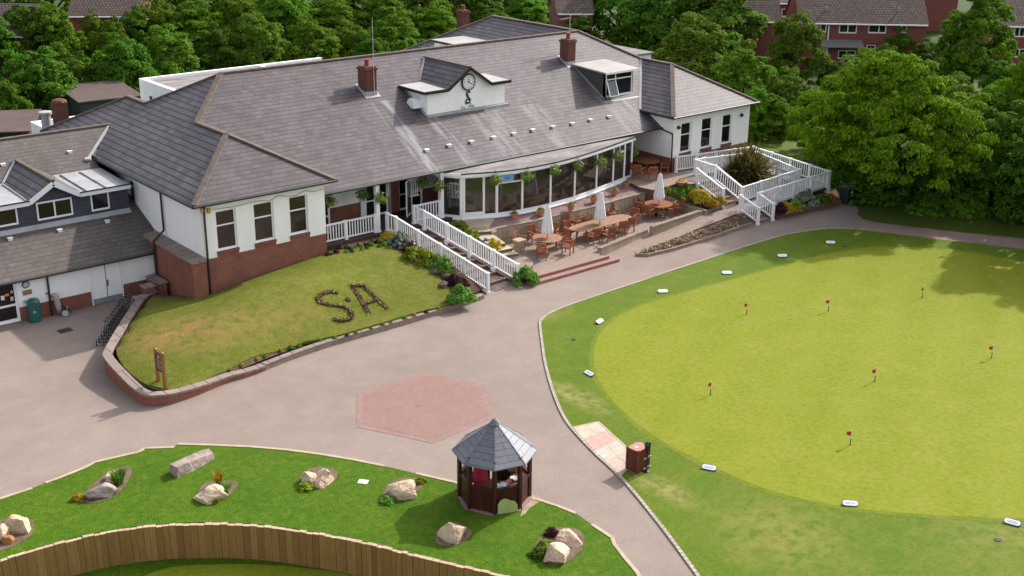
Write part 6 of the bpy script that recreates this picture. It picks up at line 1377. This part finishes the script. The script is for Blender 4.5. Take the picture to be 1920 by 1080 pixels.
vs = [c + Vector((q*(1+.12*math.sin(i*2.1))*math.cos(6.283*i/n), q*(1+.12*math.sin(i*2.1))*math.sin(6.283*i/n), h)) for q, h in pr for i in range(n)]
m_.add(vs, [(a*n+i, a*n+(i+1)%n, (a+1)*n+(i+1)%n, (a+1)*n+i) for a in range(len(pr)-1) for i in range(n)]); m_.build('cloth', RED, rr); m_ = MB(); m_.lathe([(.1,1.42),(.08,1.55),(.02,1.78)], c, 10); m_.build('pointed_top', LIME, rr); m_ = MB(); m_.cyl(c, c+Vector((0,0,1.45)), .04, .04, 8); m_.build('pole', DARKWOOD, rr)
for k, (a, lab, mm) in enumerate([(7.4,'tan sack leaning against the right kiosk post',WICKER),(7.9,'grey rolled bundle on the right side inside the kiosk',GREY)]):
    c = kv(a,.8,.85 if k else .5); m_ = MB(); m_.blob(c + Vector((0,0,.3)), (.16,.14,.42 if not k else .2), 30+k, 3, .25, 2.2); tag(m_.build('bundle', mm), lab, 'bundle')
m_ = MB(); a = kv(5,1.26,.0); b = kv(6,1.26,0); u = (b-a).normalized(); o = u.cross(Vector((0,0,1))); c0 = a + u*.1
pr = [(0,.08),(.0,.42),(.08,.56),(.2,.62),(.34,.58),(.46,.5),(.62,.44),(.72,.3),(.74,.05)]
fr1 = [c0 + u*s + Vector((0,0,z)) + o*.03 for s, z in pr]; bk = [q + o*.035 for q in fr1]; n = len(pr)
m_.add(fr1 + bk, [tuple(range(n)), tuple(range(n,2*n))[::-1]] + [(i,n+i,n+(i+1)%n,(i+1)%n) for i in range(n)]); tag(m_.build('lime_board', LIME_PALE), 'pale lime curved board leaning on the front of the kiosk', 'board')
m_ = MB(); m_.sheet([PZ(x, y, .034) for x, y in [(992,925),(1010,930),(1018,937),(1003,946),(993,952),(984,964),(975,968)]]); struct(m_, 'cream_gravel_patch', GRAVEL_PALE)

# ------------------------------------------------------------------ sign on the mound
p0, p1 = on_mound(297,716), on_mound(310,731); r = thing('wooden_sign', 'dark notice board on two orange stained posts on the grass mound', 'sign', tuple(p0)); zt = max(p0.z, p1.z)
for p in (p0, p1):
    m_ = MB(); m_.box(p.x-.055,p.x+.055,p.y-.055,p.y+.055,p.z-.1,zt+1.42); m_.lathe([(.07,0),(.08,.03),(.02,.09)], (p.x,p.y,zt+1.42), 8); m_.build('post', PINE, r)
d = (p1-p0); d.z = 0; L = d.length; d.normalize(); o = Vector((d.y,-d.x,0))
if o.x > 0: o = -o
m_ = MB(); pr = [(.06,.55),(L-.06,.55),(L-.06,1.22),(L*.72,1.3),(L*.5,1.42),(L*.28,1.3),(.06,1.22)]; b0 = Vector((p0.x,p0.y,zt)); A1 = [b0 + d*s + Vector((0,0,z)) + o*.025 for s, z in pr]; A2_ = [q - o*.05 for q in A1]; n = len(pr)
m_.add(A1 + A2_, [tuple(range(n)), tuple(range(n,2*n))[::-1]] + [(i,n+i,n+(i+1)%n,(i+1)%n) for i in range(n)]); m_.build('board', plain('sign_board', (.045,.025,.022), (.03,.018,.016), 4, .5), r)
m_ = MB(); q = b0 + d*(L*.5) + Vector((0,0,1.2)) + o*.03; m_.cyl(q, q + o*.006, .09, .09, 14)
for k in range(5): m_.bar(b0 + d*(L*.5-.2+.03*(k%2)) + Vector((0,0,1.04-k*.09)) + o*.03, b0 + d*(L*.5+.2-.05*(k%3)) + Vector((0,0,1.04-k*.09)) + o*.03, .008, .028)
m_.build('painted_lines', plain('gilt_paint', (.5,.42,.3)), r)

# ------------------------------------------------------------------ golf trolleys
def make_trolley():
    r = thing('golf_trolley', 'x', 'golf trolley', (0,0,0), local=True)
    for y in (-.3,.3):
        m_ = MB(); m_.cyl((0,y-.025,.15),(0,y+.025,.15),.15,.15,16); w = m_.build('wheel', RUBBER, r)
        m_ = MB(); m_.cyl((0,y-.034,.15),(0,y+.034,.15),.132,.132,14); m_.build('hub', plain('wheel_grey', (.55,.53,.5)) if 'wheel_grey' not in bpy.data.materials else bpy.data.materials['wheel_grey'], w); KIDS[w.name] = list(w.children)
    m_ = MB(); m_.cyl((0,-.3,.15),(0,.3,.15),.018,.018,6); m_.tube([(0,-.25,.16),(.18,0,.5)],.014,6); m_.tube([(0,.25,.16),(.18,0,.5)],.014,6); m_.tube([(-.22,0,.1),(.18,0,.5),(.55,0,.95)],.02,6); m_.tube([(-.22,-.1,.1),(-.22,.1,.1)],.02,6); m_.tube([(.2,-.14,.62),(.26,-.04,.56),(.26,.04,.56),(.2,.14,.62)],.014,6); m_.build('frame', BLACK, r)
    m_ = MB(); m_.tube([(.55,-.09,.95),(.55,.09,.95)],.022,6); m_.tube([(.55,0,.95),(.68,0,1.0)],.022,6); m_.build('handle', RUBBER, r); KIDS[r.name] = list(r.children); return r
TR = make_trolley(); a, b = PZ(196,648), PZ(243,583); d = (b-a)
for i in range(12):
    o = TR if i == 0 else dup(TR, (0,0,0)); q = a + d*(i/11); o.location = (q.x, q.y, .006); o.rotation_euler = (0,0,math.atan2(d.y,d.x)+rt.uniform(-.05,.05))
    tag(o, ['front trolley of the nested row, nearest the drive','second golf trolley of the nested row along the brick wall'][i] if i < 2 else 'black golf trolley nested in the row along the curved brick wall', 'golf trolley', 'golf trolleys nested along the wall')
p = PZ(127,588); o = dup(TR, (p.x-.1,p.y,.006), math.radians(160), 'single golf trolley carrying a grey covered bag by the shop wall', 1.15); o['group'] = 'parked trolleys'; del o['group']
m_ = MB(); c = Vector((p.x-.35,p.y+.05,0)); m_.lathe([(.12,.15),(.14,.5),(.13,.9),(.15,1.05),(.08,1.12)], c, 12); m_.v = [(x+(z-.2)*-.12, y, z) for x, y, z in m_.v]; bo = m_.build('golf_bag', plain('grey_bag', (.42,.38,.38), (.34,.3,.3), 5), None, True); tag(bo, 'grey covered golf bag standing on the single trolley by the shop wall', 'golf bag')

# ------------------------------------------------------------------ bins and posts
p = PZ(67,602); r = thing('litter_bin', 'green domed litter bin against the brick base of the shop', 'bin', tuple(p)); m_ = MB(); m_.lathe([(.25,0),(.28,.05),(.28,.78),(.3,.8),(.3,.86)], p, 20); m_.build('body', GREENBIN, r)
m_ = MB(); m_.lathe([(.3,.86),(.28,1.0),(.2,1.1),(.05,1.13)], p, 20); ho = m_.build('hood', GREENBIN, r)
vd = Vector((CAM.x-p.x, CAM.y-p.y, 0)).normalized(); q = p + vd*.275 + Vector((0,0,.95)); m_ = MB(); sv = Vector((-vd.y,vd.x,0)); m_.poly([q + sv*.13*math.cos(t*.5236) + (Vector((0,0,1))*.85 - vd*.5)*.075*math.sin(t*.5236) + vd*.03 for t in range(12)]); m_.build('opening', BLACK, ho)
q = p + vd*.285 + Vector((0,0,.55)); m_ = MB(); m_.cyl(q, q+vd*.005, .06, .06, 14); m_.build('badge', GREY, r)
p = PZ(1586,381); r = thing('wheelie_bin', 'dark green wheeled rubbish bin at the end of the ramp bed', 'bin', tuple(p)); m_ = MB(); m_.add([(p.x-.25,p.y-.28,0),(p.x+.25,p.y-.28,0),(p.x+.25,p.y+.28,0),(p.x-.25,p.y+.28,0),(p.x-.31,p.y-.36,1.0),(p.x+.31,p.y-.36,1.0),(p.x+.31,p.y+.36,1.0),(p.x-.31,p.y+.36,1.0)], [(3,2,1,0),(4,5,6,7),(0,1,5,4),(1,2,6,5),(2,3,7,6),(3,0,4,7)]); m_.build('body', plain('dark_bin', (.012,.022,.022)), r)
m_ = MB(); m_.box(p.x-.34,p.x+.34,p.y-.4,p.y+.4,1.0,1.07); m_.box(p.x-.25,p.x+.25,p.y+.4,p.y+.46,.98,1.04); m_.build('lid', plain('bin_lid', (.03,.045,.045)), r); m_ = MB(); q = Vector((p.x-.1,p.y-.41,1.02)); m_.box(p.x-.08,p.x+.08,p.y-.372,p.y-.365,.7,.88); m_.build('sticker', PALEBLUE, r)
for x in (-.27,.27):
    m_ = MB(); m_.cyl((p.x+x-.03,p.y+.3,.12),(p.x+x+.03,p.y+.3,.12),.12,.12,12); m_.build('wheel', RUBBER, r)
c1, c2, c3 = PZ(1182,882), PZ(1195,890), PZ(1215,879); u = (c3-c2); u.z = 0; L = .62; u.normalize(); v = Vector((-u.y,u.x,0))
r = thing('slatted_litter_box', 'red brown slatted wooden litter box on the slabs beside the green', 'bin', tuple(c2)); m_ = MB(); LW = .5
for (o_, e) in ((c2,u),(c2,v),(c2+u*L,v),(c2+v*LW,u)):
    n_ = 7; W_ = L if e is u else LW
    for k in range(n_): s = o_ + e*(W_*(k+.05)/n_); s2 = o_ + e*(W_*(k+.9)/n_); m_.bar((s+s2)/2 + Vector((0,0,.06)), (s+s2)/2 + Vector((0,0,.9)), (s2-s).length, .025, up=tuple(e.cross(Vector((0,0,1)))))
m_.build('slats', REDWOOD, r); m_ = MB(); m_.prism([c2-u*.01-v*.01, c2+u*(L+.01)-v*.01, c2+u*(L+.01)+v*(LW+.01), c2-u*.01+v*(LW+.01)], .9, .93); lo = m_.build('lid', plain('pink_lid', (.42,.2,.16), (.36,.17,.14), 4), r)
q = c2 + u*L*.35 + v*LW*.5; m_ = MB(); m_.prism([q+Vector((.06,.02,0)), q+Vector((-.03,.05,0)), q+Vector((-.06,-.02,0)), q+Vector((.03,-.05,0))], .93, .936); m_.build('label_plate', WHITE, lo)
m_ = MB()
for o_ in (c2, c2+u*L, c2+v*LW, c2+u*L+v*LW): m_.box(o_.x-.035,o_.x+.035,o_.y-.035,o_.y+.035,0,.95)
m_.build('corner_post', REDWOOD, r)
p = c2 + u*.36 - v*.12; r = thing('ball_washer_post', 'black post with a cup shaped head in front of the litter box', 'post', tuple(p)); m_ = MB(); m_.cyl(p, p+Vector((0,0,1.0)), .035, .035, 8); m_.lathe([(.12,0),(.12,.05),(.04,.07)], p, 10); m_.build('pole', BLACK, r)
m_ = MB(); m_.lathe([(.05,.85),(.1,.95),(.12,1.12),(.1,1.14),(.09,1.1)], p, 12)
for k in range(6): a = k*1.047; m_.box(p.x+.1*math.cos(a)-.018,p.x+.1*math.cos(a)+.018,p.y+.1*math.sin(a)-.018,p.y+.1*math.sin(a)+.018,1.1,1.19)
m_.build('cup', BLACK, r); m_ = MB()
for z in (.2,.6): m_.bar(p+Vector((0,0,z))-u*.16, p+Vector((0,0,z))+u*.16, .04, .05); m_.blob(p+Vector((0,0,z))-u*.15, (.06,.06,.05), 3, 1, 0); m_.blob(p+Vector((0,0,z))+u*.15, (.06,.06,.05), 4, 1, 0)
m_.build('arm', plain('steel', (.35,.36,.38), None, 3, .35, .5, .6), r)

# ------------------------------------------------------------------ putting green: flags, tee boards, holes
for px, py, lab in [(1332,740,'lower left of the green, near the round end'),(1400,589,'nearest the left end of the green'),(1553,583,'in the upper middle of the green'),(1729,558,'farthest up the green towards the trees'),(1859,671,'nearest the right edge of the picture'),(1640,715,'in the middle of the green'),(1594,834,'lowest on the green, nearest the camera')]:
    p = PZ(px, py, .036); r = thing('practice_flag', 'small red practice flag ' + lab, 'flag', tuple(p), 'red flags on the putting green')
    m_ = MB(); m_.cyl(p, p+Vector((0,0,.26)), .017, .017, 6); m_.cyl(p+Vector((0,0,.0)), p+Vector((0,0,.012)), .055, .055, 12); m_.build('lower_pole', BLACK, r); m_ = MB(); m_.cyl(p+Vector((0,0,.26)), p+Vector((0,0,.62)), .02, .02, 6); m_.build('upper_pole', plain('pale_yellow', (.8,.76,.5)) if 'pale_yellow' not in bpy.data.materials else bpy.data.materials['pale_yellow'], r)
    a = rt.uniform(2.6,3.6); d = Vector((math.cos(a),math.sin(a),0)); n2 = Vector((-d.y,d.x,0)); m_ = MB(); pts = []
    for i in range(5):
        s = i/4; pts.append((p + d*(.02+.17*s) + n2*.03*math.sin(s*5) + Vector((0,0,.60-.05*s)), p + d*(.02+.15*s) + n2*.03*math.sin(s*5) + Vector((0,0,.40+.06*s-.05*s))))
    for i in range(4):
        A3 = [pts[i][1], pts[i+1][1], pts[i+1][0], pts[i][0]]; m_.add(A3 + [q + n2*.006 for q in A3], [(0,1,2,3),(7,6,5,4),(0,4,5,1),(2,6,7,3)])
    m_.build('flag_cloth', plain('flag_red', (.55,.05,.05), (.42,.035,.04), 8) if 'flag_red' not in bpy.data.materials else bpy.data.materials['flag_red'], r)
for px, py, w, rot, lab in [(1558,458,17,.0,'farthest one by the shadow of the trees'),(1468,483,16,.1,'second from the far end'),(1364,515,17,.1,'third from the far end beside the drive'),(1244,550,18,.15,'fourth from the far end, upper left of the green'),(1129,606,12,1.0,'at the rounded left end, upper one'),(1100,704,12,2.2,'at the rounded left end, lower one'),(1328,883,25,-.35,'on the near side beside the litter box'),(1595,951,31,-.1,'on the near side in the middle'),(1896,986,30,-.55,'on the near side at the right')]:
    p = PZ(px, py, .03); k = PROJ(p)[2]/F; Lm = .5; ang = CR + rot; e = Vector((math.cos(ang), math.sin(ang), 0)); f = Vector((-e.y,e.x,0)); 
    if f.dot(Vector((CAM.x-p.x,CAM.y-p.y,0))) > 0: f = -f
    upv = (Vector((0,0,.42)) + f*.9).normalized(); nn = e.cross(upv); 
    if nn.z < 0: nn = -nn
    r = thing('putting_marker', 'white rounded marker board, ' + lab, 'marker board', tuple(p), 'white marker boards round the green')
    def cap(Lh, rad, off, th, mat, nm):
        o_ = p + upv*.14 + Vector((0,0,.03)) + nn*off; P_ = [o_ + e*(Lh*(1 if math.cos(t) >= 0 else -1) + rad*math.cos(t)) + upv*rad*math.sin(t) for t in [2*math.pi*i/20+.01 for i in range(20)]]
        m_ = MB(); Q_ = [q - nn*th for q in P_]; m_.add(P_ + Q_, [tuple(range(20)), tuple(range(20,40))[::-1]] + [(i,20+i,20+(i+1)%20,(i+1)%20) for i in range(20)]); m_.build(nm, mat, r)
    Lh = .155; cap(Lh, .125, 0, .05, plain('marker_rim', (.11,.13,.17)) if 'marker_rim' not in bpy.data.materials else bpy.data.materials['marker_rim'], 'rim'); cap(Lh, .105, .004, .003, WHITE, 'face'); cap(Lh*.8, .05, .008, .003, plain('marker_inlay', (.62,.63,.72)) if 'marker_inlay' not in bpy.data.materials else bpy.data.materials['marker_inlay'], 'inlay')
    m_ = MB(); m_.cyl(p - Vector((0,0,.02)), p + upv*.12, .02, .02, 6); m_.build('stake', BLACK, r)
for px, py, lab in [(1075,638,'in the rough at the rounded left end of the green'),(1871,1014,'below the white marker board at the lower right'),(1583,463,'beside the farthest white marker board')]:
    p = PZ(px, py); r = thing('practice_hole', 'practice hole ' + lab, 'hole', tuple(p)); m_ = MB(); tc_ = Vector((CAM.x-p.x, CAM.y-p.y, 0)).normalized(); m_.lathe([(.05,.031),(.05,.046)], p + tc_*.055, 18); m_.build('rim', WHITE, r); m_ = MB(); m_.cyl(p + Vector((0,0,.03)), p + Vector((0,0,.049)), .11, .11, 16); m_.build('hole', RUBBER, r)
